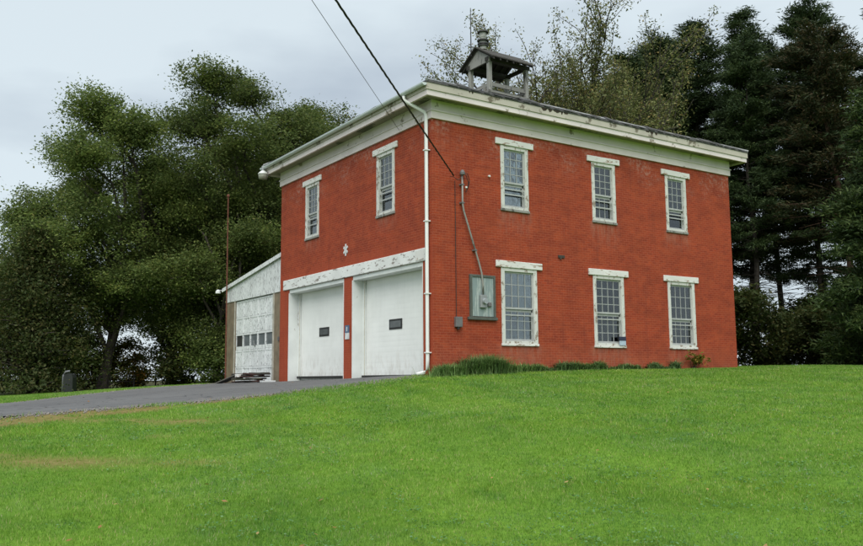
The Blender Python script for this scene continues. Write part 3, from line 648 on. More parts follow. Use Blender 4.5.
# ------------------------------------------------------------------ lean-to garage
SX = .25; S0, S1 = WY+.002, 16.25; ZG = -.35
def sroof(y): return 4.62+(y-10.1)*(3.80-4.62)/(16.3-10.1)
shed = thing('lean_to_garage', (SX, 13, -.2), 'flaking white lean-to garage with sloping roof at the left of the brick hall', 'garage')
m = MB(); m.box(SX+7.4, SX+7.5, S0, S1, ZG, 3.7).box(SX+.1, SX+7.4, S1-.1, S1, ZG, 3.7); m.build('wall', TAN, shed)
m = MB(); m.box(SX-.02, SX+.10, S0, 11.28, ZG, 3.19).box(SX-.02, SX+.10, 15.17, S1, ZG, 3.19); m.each('post', TAN, shed)
m = MB(); m.box(SX-.035, SX-.02, 11.14, 11.28, ZG, 3.19).box(SX-.035, SX-.02, 15.17, 15.27, ZG, 3.19).each('trim_board', plain('door_trim', (.50, .47, .40), .7, 0, .3, 5), shed)
m = MB(); k = S0
while k < S1-.01:                                     # vertical boards of the gable
    k2 = min(k+.2, S1); m.hexa([(SX-.05-random.uniform(0, .008), k+.004, 3.19), (SX+.09, k+.004, 3.19), (SX+.09, k2-.004, 3.19), (SX-.05, k2-.004, 3.19)], [(SX-.05, k+.004, sroof(k)-.03), (SX+.09, k+.004, sroof(k)-.03), (SX+.09, k2-.004, sroof(k2)-.03), (SX-.05, k2-.004, sroof(k2)-.03)]); k = k2
m.build('gable_boards', SHEDB, shed)
m = MB(); m.hexa([(SX-.12, S0, sroof(S0)-.02), (SX+7.6, S0, sroof(S0)-.02), (SX+7.6, 16.5, sroof(16.5)-.02), (SX-.12, 16.5, sroof(16.5)-.02)], [(SX-.12, S0, sroof(S0)+.05), (SX+7.6, S0, sroof(S0)+.05), (SX+7.6, 16.5, sroof(16.5)+.05), (SX-.12, 16.5, sroof(16.5)+.05)]); m.build('roof', SHING, shed)
m = MB(); m.hexa([(SX-.145, S0, sroof(S0)-.10), (SX-.12, S0, sroof(S0)-.10), (SX-.12, 16.5, sroof(16.5)-.10), (SX-.145, 16.5, sroof(16.5)-.10)], [(SX-.145, S0, sroof(S0)+.055), (SX-.12, S0, sroof(S0)+.055), (SX-.12, 16.5, sroof(16.5)+.055), (SX-.145, 16.5, sroof(16.5)+.055)]); m.build('rake_board', SHEDB, shed)
# its door
D0, D1 = 11.30, 15.15; dX = SX+.03
m = MB(); dz = (3.17+.22)/5
for r_ in range(5):
    za = -.22+r_*dz
    if r_ == 2: m.box(dX, dX+.05, D0, D1, za, za+.14).box(dX, dX+.05, D0, D1, za+dz-.05, za+dz-.008)
    else: m.box(dX, dX+.05, D0, D1, za, za+dz-.008)
    for c_ in range(6):
        y = D0+(D1-D0)*c_/5; m.box(dX-.016, dX+.0, max(D0, y-.045), min(D1, y+.045), za+.01, za+dz-.02) if r_ != 2 else m.box(dX-.012, dX+.05, max(D0, y-.05), min(D1, y+.05), za+.14, za+dz-.05)
    m.box(dX-.014, dX, D0, D1, za+dz-.09, za+dz-.012)
sd_ = m.build('garage_door', SHEDD, shed)
zb = -.22+2*dz
for c_ in range(5):
    y0 = D0+(D1-D0)*c_/5+.05; y1 = D0+(D1-D0)*(c_+1)/5-.05; MB().box(dX+.02, dX+.026, y0, y1, zb+.14, zb+dz-.05).build('window_pane', plain('dusty_pane', (.16, .18, .19), .35, 0, .3, 3) if c_ == 0 else bpy.data.materials['dusty_pane'] if c_ != 4 else DARKI, sd_)
m = MB(); m.tube([(dX-.05, 13.1, zb+.16), (dX-.06, 13.1, zb+.34)], .02, 6).box(dX-.05, dX-.012, 13.04, 13.16, zb+.12, zb+.2).build('handle', GALV, sd_)
m = MB(); m.box(SX-.07, SX-.02, 10.62, 10.72, 1.35, 1.5).build('door_bell', BOXG, shed)
fl = thing('flood_lamp', (.2, 16.6, 3.6), 'pale floodlight at the low corner of the lean-to roof', 'lamp')
m = MB(); m.lathe([(.04, 0), (.11, .02), (.10, .12), (.04, .18)], (.0, 16.68, 3.62), 12).build('lamp_head', LAMPW, fl); MB().tube([(.0, 16.68, 3.78), (.2, 16.5, 3.74)], .02, 6).build('lamp_arm', GALV, fl)
pl = MB(); pl.tube([(-.0, 15.55, g1(0, 15.5)-.1), (-.0, 15.70, 7.70)], [.035, .024], 8); pl.lathe([(.03, 0), (.06, .03), (.06, .1), (.02, .14)], (0, 15.70, 7.70), 10)
tag(pl.build('metal_pole', RUST), 'tall thin rusty red pole standing at the left corner of the lean-to', 'pole')
# lumber pile
pile = thing('lumber_pile', (-.6, 11, -.2), 'heap of dark old boards on the asphalt before the lean-to door', 'lumber pile')
rng = random.Random(4)
cols_ = [plain('board_dark', (.05, .045, .035), .9, 0, .4, 6), plain('board_red', (.06, .024, .018), .9, 0, .4, 6), plain('board_grey', (.16, .15, .13), .9, 0, .4, 6), plain('board_green', (.055, .055, .03), .9, 0, .4, 6)]
def board(c, ln, wd_, th_, rz, tilt, mt):
    m = MB(); m.box(-wd_/2, wd_/2, -ln/2, ln/2, -th_/2, th_/2); o_ = m.build('board', mt, None, bevel=.008); o_.parent = pile; o_.location = Vector(c)-pile.location; o_.rotation_euler = (tilt, 0, rz)
z_ = g1(-.6, 10.6)
for i in range(10):
    lay = i//4; board((-.75+rng.uniform(-.28, .25), 10.85+rng.uniform(-.35, .35)-lay*.02, z_+.05+lay*.085), rng.uniform(1.7, 2.4), rng.uniform(.1, .22), .05, rng.uniform(-.14, .14), rng.uniform(-.025, .025), cols_[rng.choice([0, 0, 1, 3])])
board((-.85, 10.75, z_+.29), 2.7, .28, .07, .04, -.03, cols_[0]); board((-.6, 10.5, z_+.33), 2.0, .22, .06, -.10, .02, cols_[0]); board((-.95, 10.2, z_+.30), 1.2, .14, .05, .2, .06, cols_[1])
board((-1.0, 12.6, z_+.14), 1.9, .25, .04, .05, -.17, cols_[2]); board((-.8, 13.0, z_+.10), 1.6, .18, .03, -.12, -.10, cols_[2]); board((-.9, 11.9, z_+.22), .4, .3, .25, .1, 0, cols_[0]); board((-1.02, 11.4, z_+.26), .28, .2, .12, .1, 0, LINT)
tag(MB().box(-.95, -.45, 9.35, 9.85, g1(-.7, 9.6)+.005, g1(-.7, 9.6)+.07).build('white_block', SIGNW, None, bevel=.01), 'flat white block lying beside the lumber pile by the left garage door', 'block')

# ------------------------------------------------------------------ vegetation generators
def frame_rand(rs, n): v = rs.normal(size=(n, 3)); return v/np.linalg.norm(v, axis=1, keepdims=True)
def leaf_quads(rs, C, size, up_bias=.5, asp=.62):
    n = len(C); nrm = frame_rand(rs, n); nrm[:, 2] = np.abs(nrm[:, 2])+up_bias; nrm /= np.linalg.norm(nrm, axis=1, keepdims=True)
    a = np.cross(nrm, frame_rand(rs, n)); a /= np.linalg.norm(a, axis=1, keepdims=True)+1e-9; b = np.cross(nrm, a)
    s = size*rs.uniform(.6, 1.3, (n, 1)); V = np.stack([C-a*s, C+b*s*asp*.8-a*s*.1, C+a*s, C-b*s*asp*.8-a*s*.1], 1).reshape(-1, 3)
    return V
def add_leaves(name, V, mat, parent, k=4): return npmesh(name, V, k, np.arange(len(V)), mat, parent)
def decid(seed, H, RX_, lobes=13, clumps=300, per=95, leaf=.15, base=.22, trunk_r=.28, sig=.36, stems=1, zmid=.60, zr=.36, lobe_r=.38, shape=None):
    rs = np.random.default_rng(seed); wood = MB(); pts = []
    tops = []
    for s_ in range(stems):
        p = np.array([rs.normal()*.25*(stems > 1), rs.normal()*.25*(stems > 1), -.3]); d = np.array([rs.normal()*.12*stems, rs.normal()*.12*stems, 1.]); path = [p.copy()]
        nseg = 9
        for k in range(nseg):
            d += rs.normal(size=3)*.09; d[2] = abs(d[2]); d /= np.linalg.norm(d); p = p+d*H*.62/nseg; path.append(p.copy())
        wood.tube([tuple(q) for q in path], [trunk_r/stems**.5*(1-.75*k/nseg)*(1.25 if k == 0 else 1) for k in range(nseg+1)], 8); tops.append(path)
    L_ = []
    for k in range(lobes):
        t = (k+.5)/lobes; th = k*2.4+rs.uniform(-.4, .4); zz = H*(zmid+zr*(2*t-1)*.92); rad = RX_*math.sqrt(max(0, 1-((zz/H-zmid)/zr)**2))*rs.uniform(.45, .78)
        L_.append((np.array([rad*math.cos(th), rad*math.sin(th), zz]), RX_*lobe_r*rs.uniform(.75, 1.2)*(1-.35*max(0, (zz/H-zmid)/zr))))
    for c, r_ in L_:
        path = tops[rs.integers(stems)]; i = int(np.clip(rs.uniform(.35, .75)*c[2]/H/.62*9, 2, 9)); s = path[i]; mid = (s+c)/2+np.array([0, 0, .12*np.linalg.norm(c-s)])+rs.normal(size=3)*.25
        mid2 = (mid+c)/2+rs.normal(size=3)*.3
        r0_ = trunk_r*.42; wood.tube([tuple(s), tuple(mid), tuple(mid2), tuple(c)], [r0_, r0_*.7, r0_*.45, r0_*.22], 6)
        for _ in range(7):
            e = c+frame_rand(rs, 1)[0]*r_*rs.uniform(.7, 1.05); e[2] += .1*r_; q0 = mid2+(c-mid2)*rs.uniform(0, 1); qm = (q0+e)/2+rs.normal(size=3)*.18
            wood.tube([tuple(q0), tuple(qm), tuple(e)], [r0_*.26, r0_*.16, .012], 4)
    Cs = []
    for k in range(clumps):
        c, r_ = L_[rs.integers(lobes)]; d = frame_rand(rs, 1)[0]; d[2] = d[2]*.8+.12; cc = c+d*r_*np.array([1.12, 1.12, .85])*rs.uniform(.4, 1.22)*(1+.25*math.sin(5*d[0]+3*d[1]+c[2])); n_ = int(per*rs.uniform(.5, 1.4)); sg = sig*rs.uniform(.6, 1.35)
        q_ = rs.normal(size=(n_, 3))*sg*np.array([1, 1, .62]); q_[:, 2] -= .12*np.hypot(q_[:, 0], q_[:, 1]); Cs.append(cc+q_)
    C = np.concatenate(Cs); C = C[C[:, 2] > H*base*.6]
    return wood, leaf_quads(rs, C, leaf)
def place_tree(name, wood, V, bark, leafm, loc, label, cat, group, rz=0, s=1.):
    t = thing(name, loc, label, cat, group, rz); t.scale = (s, s, s)
    o1 = wood.build('trunk', bark); o1.parent = t; o2 = add_leaves('crown', V, leafm, t)
    return t
def copy_tree(t, loc, rz, s, label, group=None, leafm=None):
    c = t.copy(); col.objects.link(c); c.location = loc; c.rotation_euler = (0, 0, rz); c.scale = s if hasattr(s, '__len__') else (s, s, s); c['label'] = label
    if group: c['group'] = group
    for ch in t.children:
        d = ch.copy(); col.objects.link(d); d.parent = c
        if leafm and ch.name.startswith('crown'): d.material_slots[0].link = 'OBJECT'; d.material_slots[0].material = leafm
    return c
def G(x, y, dz=-.05): return (x, y, g1(x, y)+dz)
GL = 'broadleaf trees behind the driveway'; GR = 'tall pines right of the hall'; GB = 'trees rising behind the hall roof'
w1, v1 = decid(11, 15.2, 4.6, 18, 1150, 120, .078, trunk_r=.30, zmid=.60, zr=.37)
T2 = place_tree('broadleaf_tree', w1, v1, BARK, LEAF, G(-2.6, 26.0), 'broad dark green tree with a tall rounded top left of the tallest one', 'tree', GL, .4)
w2, v2 = decid(23, 17.6, 5.2, 19, 1300, 120, .078, trunk_r=.34, zmid=.60, zr=.38)
T3 = place_tree('broadleaf_tree', w2, v2, BARK, LEAF, G(3.6, 25.4), 'tallest broadleaf tree, rising over the lean-to garage and rusty pole', 'tree', GL, 1.1)
w3, v3 = decid(37, 9.5, 3.9, 13, 800, 115, .075, base=.1, trunk_r=.18, zmid=.52, zr=.44, stems=2)
T5 = place_tree('broadleaf_tree', w3, v3, BARK, LEAF, G(-5.4, 27.5), 'low spreading tree in the gap beside the dark cedar', 'tree', GL, 0)
copy_tree(T2, G(8.6, 27.0), 2.2, (1.0, 1.0, 1.03), 'broadleaf tree showing just above the gutter end of the hall', None, LEAF)
copy_tree(T3, G(14.2, 34.5), 3.6, 1.12, 'paler tree top peeking over the middle of the front gutter', None, LEAFB)
copy_tree(T5, G(2.4, 23.4), 1.9, (.95, .95, 1.1), 'leafy low tree standing just behind the rusty pole', None, LEAF)
copy_tree(T2, G(4, 36.0), 5.0, (1.1, 1.1, .95), 'farther broadleaf tree filling the gap behind the tallest one', None, LEAF)
copy_tree(T3, G(9.5, 35.0), .3, .95, 'farther broadleaf tree hidden low behind the lean-to roof', None, LEAF)
# dark cedar at the far left
def conic(seed, H, RB, n, leaf, h0=.02, power=.8, noise=.25):
    rs = np.random.default_rng(seed); wood = MB(); wood.tube([(0, 0, -.3), (.05, .02, H*.5), (0, 0, H*.96)], [.22, .13, .02], 8)
    Cs = []
    for k in range(n):
        t = rs.uniform(0, 1)**1.15; z = H*(h0+(1-h0)*t); th = rs.uniform(0, 6.283); env = RB*(1-t)**power*(1+noise*math.sin(3*th+7*t*3)+noise*.6*math.sin(5*th-11*t*2)); r_ = env*rs.uniform(.45, 1.05)
        c = np.array([r_*math.cos(th), r_*math.sin(th), z]); m_ = int(45*rs.uniform(.5, 1.4)); q_ = rs.normal(size=(m_, 3))*np.array([.30, .30, .32]); Cs.append(c+q_)
        if k % 6 == 0: wood.tube([(0, 0, z-.3), (c[0]*.6, c[1]*.6, z), tuple(c)], [.05, .03, .01], 4)
    C = np.concatenate(Cs); C = C[C[:, 2] > .1]; return wood, leaf_quads(rs, C, leaf, .2)
w4, v4 = conic(5, 7.1, 2.6, 900, .08, .02, .62, .5)
T1 = place_tree('cedar_tree', w4, v4, BARK, LEAFD, G(-6.3, 23.0), 'dark brownish green cedar closing the left edge of the lawn', 'tree', None, .3)
# shrubs below the trees
w5, v5 = decid(41, 3.0, 1.7, 8, 120, 70, .09, base=.0, trunk_r=.05, zmid=.5, zr=.48, stems=3, sig=.26)
S1_ = place_tree('shrub', w5, v5, BARK, LEAFX, G(-2.4, 30.0), 'yellow green shrub glowing between the dark trunks at the wood edge', 'shrub', 'shrubs at the wood edge')
for i, (x, y, s, mt, lb) in enumerate([(-.9, 28.0, .9, LEAFX, 'smaller yellowing shrub right of the brightest one at the wood edge'), (1.9, 21.6, .85, LEAF, 'dark green shrub next to the lean-to garage and pole'),  (-4.2, 31.5, 1.1, LEAFX, 'yellow shrub farther back near the rail fence'), (5.6, 22.0, 1.2, LEAF, 'dark shrub tucked behind the lean-to wall'), (.6, 24.6, 1.0, LEAFD, 'brownish shrub at the foot of the tallest broadleaf tree'), (2.9, 20.6, .7, LEAFD, 'small dark bush hard against the lean-to corner')]):
    copy_tree(S1_, G(x, y), i*1.3, s, lb, None, mt)

# pines
def pine(seed, H, h0, Lm, whorls, needles, leaf_len, droop=.25, lean=0., bare=.25, trunk_r=.24, prof=None, tw=.022, cl=9):
    rs = np.random.default_rng(seed); wood = MB(); prof = prof or (lambda t: (1-t)**.75*.95+.06)
    def tp(z): return np.array([lean*z+.12*math.sin(z*.45+seed), .1*math.sin(z*.6+2*seed), z])
    zs = np.linspace(-.3, H, 16); wood.tube([tuple(tp(z)) for z in zs], [trunk_r*(1-.93*max(z, 0)/H) for z in zs], 8)
    T = []; 
    for k in range(whorls):
        t = (k+.5)/whorls; z = H*(h0+(1-h0)*t)
        for b in range(rs.integers(3, 6)):
            th = rs.uniform(0, 6.283); ln = Lm*prof(t)*rs.uniform(.6, 1.15); zz = z+rs.uniform(-.3, .3); s = tp(zz); rise = rs.uniform(-.05, .22)+(.35*t)
            pts = []
            for j in range(6):
                u = j/5; pts.append(s+np.array([math.cos(th)*ln*u, math.sin(th)*ln*u, ln*(rise*u-droop*u*u)]))
            wood.tube([tuple(q) for q in pts], [.045*(1-.7*t), .035, .028, .02, .014, .006], 4, False)
            nt_ = max(3, int(ln*4.2)); 
            for q in range(nt_):
                u = .22+.78*(q+rs.uniform(0, 1))/nt_; i = min(4, int(u*5)); c = pts[i]+(pts[i+1]-pts[i])*(u*5-i)
                side = rs.normal()*.24*ln*(1.1-u)*1.1; c = c+np.array([-math.sin(th)*side, math.cos(th)*side, -abs(side)*.12+rs.normal()*.06])
                m_ = int(needles*rs.uniform(.5, 1.4)*1.1)
                if rs.uniform() > .30+1.1*t+.0*(h0 < .1)+(1. if h0 < .1 else 0): continue
                T.append(np.concatenate([c+rs.normal(size=(m_, 3))*np.array([.26, .26, .10]), np.tile(np.array([math.cos(th), math.sin(th), .12]), (m_, 1))], 1))
    nb = int(whorls*h0*bare*12)
    for k in range(nb):
        z = rs.uniform(.10, h0+.12)*H; th = rs.uniform(0, 6.283); ln = Lm*rs.uniform(.15, .65); s = tp(z); e = s+np.array([math.cos(th)*ln, math.sin(th)*ln, rs.uniform(-.35, .25)*ln]); md = (s+e)/2+np.array([0, 0, .08*ln]); wood.tube([tuple(s), tuple(md), tuple(e)], [.022, .015, .006], 3, False)
    T = np.concatenate(T); n_ = len(T); C = T[:, :3]; d = T[:, 3:]+rs.normal(size=(n_, 3))*.55; d /= np.linalg.norm(d, axis=1, keepdims=True); a = np.cross(d, frame_rand(rs, n_)); a /= np.linalg.norm(a, axis=1, keepdims=True)+1e-9
    ln = leaf_len*rs.uniform(.6, 1.3, (n_, 1)); V = np.stack([C-a*tw, C+a*tw, C+d*ln], 1).reshape(-1, 3); return wood, V
def place_pine(name, wv, bark, mt, loc, label, cat, group, rz=0, s=1.):
    t = thing(name, loc, label, cat, group, rz); t.scale = (s, s, s); o1 = wv[0].build('trunk', bark); o1.parent = t; add_leaves('crown', wv[1], mt, t, 3); return t
pa = pine(3, 21, .27, 3.7, 34, 66, .24, .22, bare=.9, tw=.035)
P1 = place_pine('pine_tree', pa, BARK, NEED, G(29.6, 11.0), 'dark pine with a narrow pointed top right of the roof corner', 'tree', GR)
pb = pine(8, 22, .36, 4.0, 30, 66, .26, .12, bare=1., tw=.036, prof=lambda t: (1-t)**.5*.9+.1)
P2 = place_pine('pine_tree', pb, BARK, NEED, G(31.8, 8.2), 'tallest dark pine with a bare lower trunk against bright sky', 'tree', GR, 0, .95)
pc = pine(14, 19, .38, 4.4, 24, 60, .26, .05, lean=.07, bare=.4, tw=.036, prof=lambda t: (1-t)**.45*.85+.15)
P3 = place_pine('pine_tree', pc, BARKR, NEEDB, G(28.2, 4.2), 'leaning reddish trunked pine with rusty brown needles', 'tree', GR, 2.6, .90)
pd = pine(19, 10.5, .03, 3.4, 26, 75, .22, .34, bare=0, tw=.032)
P4 = place_pine('spruce_tree', pd, BARK, NEEDG, G(19.8, -1.6), 'nearest drooping green spruce cut by the right edge', 'tree', None)
for x, y, rz, s, mt, src, lb in [(27.3, 12.6, 1., (1.2, 1.2, .97), NEED, P1, 'dark pine showing directly over the right end of the roof'), (27.6, 15.6, 2.2, (1.1, 1.1, .93), NEED, P2, 'pine behind the roof corner, its crown merging with the next'),
    (24.2, 15.2, 3.3, (1.25, 1.25, .88), NEED, P1, 'lower dark evergreen over the middle of the roof edge'), (21.6, 17.4, 5, (1.15, 1.15, .74), NEED, P1, 'short evergreen behind the sparse yellowing tree'),
    (34.2, 12.5, 4.1, (.9, .9, .98), NEED, P1, 'pine seen between the two tallest pines farther back'), (33.5, 3.2, .8, 1.0, NEED, P2, 'dark pine near the right edge behind the reddish one'), (26.0, 8.4, 2.9, (.72, .72, .80), NEED, P2, 'thin pine just right of the brick end wall'),
    (37.5, 6.5, 1.9, 1.06, NEED, P1, 'distant pine top beside the brown needled pine'), (30.5, 18.5, 4.5, .98, NEED, P2, 'dark pine far behind the roof'), (25.5, 1.3, .2, (.62, .62, .55), NEEDG, P1, 'green lower pine beneath the reddish pine at the right edge'), (25.8, 14.0, 1.2, (1.1, 1.1, .80), NEED, P1, 'distant evergreen behind the roof right of the yellowing tree'), (36, -1.5, 2.4, 1, NEED, P1, 'dark pine cut by the right edge of the photo'), (43, 1, 5.4, (1.2, 1.2, 1.0), NEED, P1, 'pine in the back row near the right edge'), (29.5, 6.9, 5., (.6, .6, .8), NEED, P1, 'slim young pine between the trunks of the tallest and the reddish pine')]:
    copy_tree(src, G(x, y), rz, s, lb, None, mt)
# understory of the pines
w6, v6 = decid(51, 3.6, 2.3, 9, 230, 80, .095, base=.0, trunk_r=.06, zmid=.48, zr=.47, stems=3, sig=.3)
U1 = place_tree('bush', w6, v6, BARK, LEAFD, G(19.6, 5.0), 'dark bush hard against the far end of the brick wall', 'bush', 'dark bushes under the pines')
for i, (x, y, s, mt, lb) in enumerate([(23.5, 4.2, .9, LEAFD, 'dark bush beneath the thin pine'), (26.5, 1.6, .85, LEAFD, 'dark bush beneath the brown needled pine'), (22.8, 1.2, .5, LEAF, 'low green bush on the lawn edge at the right'), (30.5, 5.5, 1.35, LEAFD, 'dark bush deeper among the pine trunks'),
    (33, 9.5, 1.3, LEAFD, 'shadowy bush behind the tallest pine'), (18.0, 7.2, .8, LEAF, 'greener bush beside the brick wall end'), (31, -1., .8, LEAFD, 'dark bush near the right edge of the photo')]):
    copy_tree(U1, G(x, y), i*1.7, (s, s, s*.9), lb, None, mt)
# sparse tree behind the hall
def sparse(seed, H, spread, nleaf, leaf=.085):
    rs = np.random.default_rng(seed); wood = MB(); C = []
    def grow(p, d, ln, r_, dep):
        pts = [p]; n_ = 5; q = p.copy(); dd = d.copy()
        for k in range(n_): dd = dd+rs.normal(size=3)*.10+np.array([0, 0, .045]); dd /= np.linalg.norm(dd); q = q+dd*ln/n_; pts.append(q.copy())
        wood.tube([tuple(a) for a in pts], [r_*(1-.5*k/n_) for k in range(n_+1)], 6 if dep < 2 else 4, False)
        if dep >= 3:
            for a in pts[1:]:
                m_ = rs.poisson(nleaf)*rs.integers(0, 3); C.append(a+rs.normal(size=(m_, 3))*.17)
        if dep == 5: return
        for k in range(3 if dep < 4 else 2):
            i = rs.integers(2, n_+1) if k else n_; ax = frame_rand(rs, 1)[0]; nd = dd*(.9)+ax*spread*(.75 if k else .35); nd[2] = abs(nd[2])*.9+.1; nd /= np.linalg.norm(nd); grow(pts[i].copy(), nd, ln*rs.uniform(.62, .84), max(r_*.60, .014), dep+1)
    for s_ in range(4): th = s_*1.6+rs.uniform(0, .6); grow(np.array([0, 0, -.2]), np.array([math.cos(th)*.30, math.sin(th)*.30, 1.]), H*.31, .24, 0)
    return wood, leaf_quads(rs, np.concatenate(C), leaf, .1)
w7, v7 = sparse(7, 17.6, .92, 15, .062)
Y1 = place_tree('yellowing_tree', w7, v7, BARK, LEAFY, G(17.2, 12.2), 'sparse open tree with small yellowing leaves just behind the roof', 'tree', GB, .5, 1.1)
copy_tree(Y1, G(19.0, 14.6), 2.1, (1.0, 1.0, .92), 'second sparse yellowing tree, nearer the evergreens', GB)
copy_tree(Y1, G(11.2, 13.9), 4.0, (.50, .50, .42), 'small sparse tree whose leaves show around the belfry', GB)

# ------------------------------------------------------------------ wall-foot plants
def blades(rs, C, h, wd_, bend=.4, ret_all=True):
    """C (n,3) roots -> curved blades of two quads folded into 4+3 verts (here two triangles strips)"""
    n_ = len(C); th = rs.uniform(0, 6.283, n_); a = np.stack([np.cos(th), np.sin(th), np.zeros(n_)], 1); s = np.stack([-np.sin(th), np.cos(th), np.zeros(n_)], 1); h = h*rs.uniform(.6, 1.25, (n_, 1)); wd_ = wd_*rs.uniform(.7, 1.3, (n_, 1)); be = bend*rs.uniform(.2, 1.3, (n_, 1))
    z = np.array([[0, 0, 1.]]); m_ = C+z*h*.6+a*h*be*.35; t = C+z*h*(1-.35*be)+a*h*be
    V = np.stack([C-s*wd_, C+s*wd_, m_+s*wd_*.8, m_-s*wd_*.8, m_-s*wd_*.8, m_+s*wd_*.8, t+s*wd_*.1, t-s*wd_*.1], 1).reshape(-1, 3); return V
rs = np.random.default_rng(77)
def clump(name, cx, cy, rx, ry, n_, h, wd_, label, mat=GRASSP, bend=1.0, grp='plants along the wall foot', cat='plant'):
    p = rs.normal(size=(n_, 2))*np.array([[rx, ry]])*.5+np.array([[cx, cy]]); p[:, 1] = np.minimum(p[:, 1], -.02) if cy < .1 else p[:, 1]
    C = np.stack([p[:, 0], p[:, 1], gz(p[:, 0], p[:, 1])-.02], 1); V = blades(rs, C, h, wd_, bend); o_ = npmesh(name, V, 4, np.arange(len(V)), mat)
    return tag(o_, label, cat, grp)
clump('grass_clump', .32, -.32, .50, .24, 1500, .36, .009, 'low arching grass clump at the near corner by the downspout')
clump('grass_clump', 1.45, -.36, .62, .28, 2600, .56, .010, 'tallest grey green grass clump under the meter board')
clump('grass_clump', 2.35, -.22, .55, .18, 700, .32, .010, 'smaller tuft right of the tallest clump')
V_ = []
p = np.stack([rs.uniform(2.7, 9.6, 6500), -np.abs(rs.normal(size=6500))*.10-.03], 1); hm = fbm(p[:, 0], p[:, 1]*0, .5, 3); kp = hm > .18+.35*rs.uniform(0, 1, len(hm)); p = p[kp]; hm = hm[kp]
C = np.stack([p[:, 0], p[:, 1], gz(p[:, 0], p[:, 1])-.02], 1); V = blades(rs, C, .16+.5*np.clip(hm[:, None]-.35, 0, 1), .013, 1.1); tag(npmesh('weeds', V, 4, np.arange(len(V)), GRASSP), 'straggling weeds along the foot of the brick side wall', 'weeds', None, 'stuff')
C = []
for k in range(26): c0 = np.array([10.42+rs.normal()*.24, -.16-abs(rs.normal())*.08, .50+rs.uniform(-.1, .13)]); C.append(c0+rs.normal(size=(16, 3))*.06)
C = np.concatenate(C); V = leaf_quads(rs, C, .055, .6)
fp = thing('wall_plant', (10.42, -.05, .2), 'leafy green plant at the wall foot under the far ground floor window', 'plant', 'plants along the wall foot')
add_leaves('leaves', V-np.array([[10.42, -.05, .2]]), LEAFX, fp); m = MB()
for k in range(7): m.tube([(10.42+rs.normal()*.05, -.08, .12), (10.42+rs.normal()*.12, -.14, .4), (10.42+rs.normal()*.3, -.2, .58)], [.012, .009, .005], 4)
m.build('stem', BARK, fp)

# ------------------------------------------------------------------ far left bits
pd_ = thing('utility_pedestal', G(-5.2, 20.1), 'dark rounded utility cabinet with a pale pipe on the far lawn', 'cabinet')
bz = g1(-5.2, 20.1); m = MB()
prof_ = [(-.2, 0), (.2, 0), (.2, .66), (.14, .78), (.0, .84), (-.14, .80), (-.2, .68)]
dirx, diry = math.cos(yaw-math.pi/2), math.sin(yaw-math.pi/2)
m.prism([(-5.2+dirx*u, 20.1+diry*u, bz+v-.05) for u, v in prof_], (-.12, -.18, 0), (.12, .18, 0)); m.build('cabinet_body', plain('dark_green_metal', (.014, .018, .016), .7), pd_)
m = MB(); m.tube([(-5.47, 20.2, bz-.1), (-5.45, 20.2, bz+.72), (-5.38, 20.17, bz+.86), (-5.22, 20.08, bz+.88)], .045, 8).build('pipe', plain('pale_pipe', (.20, .21, .22), .6), pd_, True)
fn = thing('rail_fence', G(-4, 24, 0), 'low dark rail fence at the foot of the left hand trees', 'fence')
a_, b_ = Vector((-9, 21.6, 0)), Vector((2.0, 28.6, 0)); r1_ = []; 
for z in (.35, .62):
    m = MB(); m.tube([(*(a_.lerp(b_, k/8))[:2], g1(*(a_.lerp(b_, k/8))[:2])+z) for k in range(9)], .025, 5).build('rail', DARKW, fn)
for k in range(9):
    q_ = a_.lerp(b_, k/8); z = g1(q_.x, q_.y); MB().tube([(q_.x, q_.y, z-.1), (q_.x, q_.y, z+.72)], .04, 6).build('post', DARKW, fn)

# ------------------------------------------------------------------ lawn blades
def mat_blade():
    m = NM('grass_blade'); geo = m.n('ShaderNodeNewGeometry'); r_ = geo.outputs['Random Per Island']
    c = m.ramp(r_, [(0, (.095, .215, .022)), (.5, (.148, .315, .032)), (.88, (.215, .375, .055)), (1, (.36, .35, .15))])
    a = m.noise(.45, 5, .6); s = m.noise(.8, 5, .6, None, (.22, 1.5, 1)); y = m.noise(1.7, 4, .6)
    c = m.mix(m.ramp(a, [(.36, 0), (.64, .75)]), c, m.mix(1., c, (1.45, 1.22, 1.0), 'MULTIPLY'))
    c = m.mix(m.ramp(s, [(.48, 0), (.66, .6)]), c, m.mix(1., c, (1.35, 1.2, 1.9), 'MULTIPLY'))
    c = m.mix(m.ramp(m.noise(5., 5, .7), [(.50, 0), (.64, .55)]), c, m.mix(1., c, (1.3, 1.15, 1.9), 'MULTIPLY'))
    c = m.mix(m.ramp(y, [(.32, .9), (.52, 0)]), c, m.mix(1., c, (.58, .74, .85), 'MULTIPLY'))
    c = m.mix(m.ramp(m.noise(1., 3, .5, None, (1.3, .10, 1)), [(.44, 0), (.60, .5)]), c, m.mix(1., c, (1.22, 1.14, 1.7), 'MULTIPLY'))
    m.set(c, .55, 0, spec=.25); tl = m.n('ShaderNodeBsdfTranslucent', {'Color': c}); mx = m.n('ShaderNodeMixShader', {0: .4})
    m.t.links.new(m.b.outputs[0], mx.inputs[1]); m.t.links.new(tl.outputs[0], mx.inputs[2]); m.t.links.new(mx.outputs[0], m.t.nodes['Material Output'].inputs[0]); return m.m
rs = np.random.default_rng(1)
def lawn_pts(n_, d0, d1, pw):
    D = d0+(d1-d0)*rs.uniform(0, 1, n_)**pw; az = yaw+rs.uniform(-R(37), R(37), n_); return CAM.x+D*np.cos(az), CAM.y+D*np.sin(az), D
x, y, D = lawn_pts(640000, 6.5, 36, 1.25)
keep = ~drive_in(x, y, -.03) & ~((x > -.02) & (x < LX+.02) & (y > -.03) & (y < 17)) & (rs.uniform(0, 1, len(x)) > dirt_mask(x, y)*.93) & ~((y > 22.5) & (x < 10)) & (fbm(x, y, .5, 8) > .12)
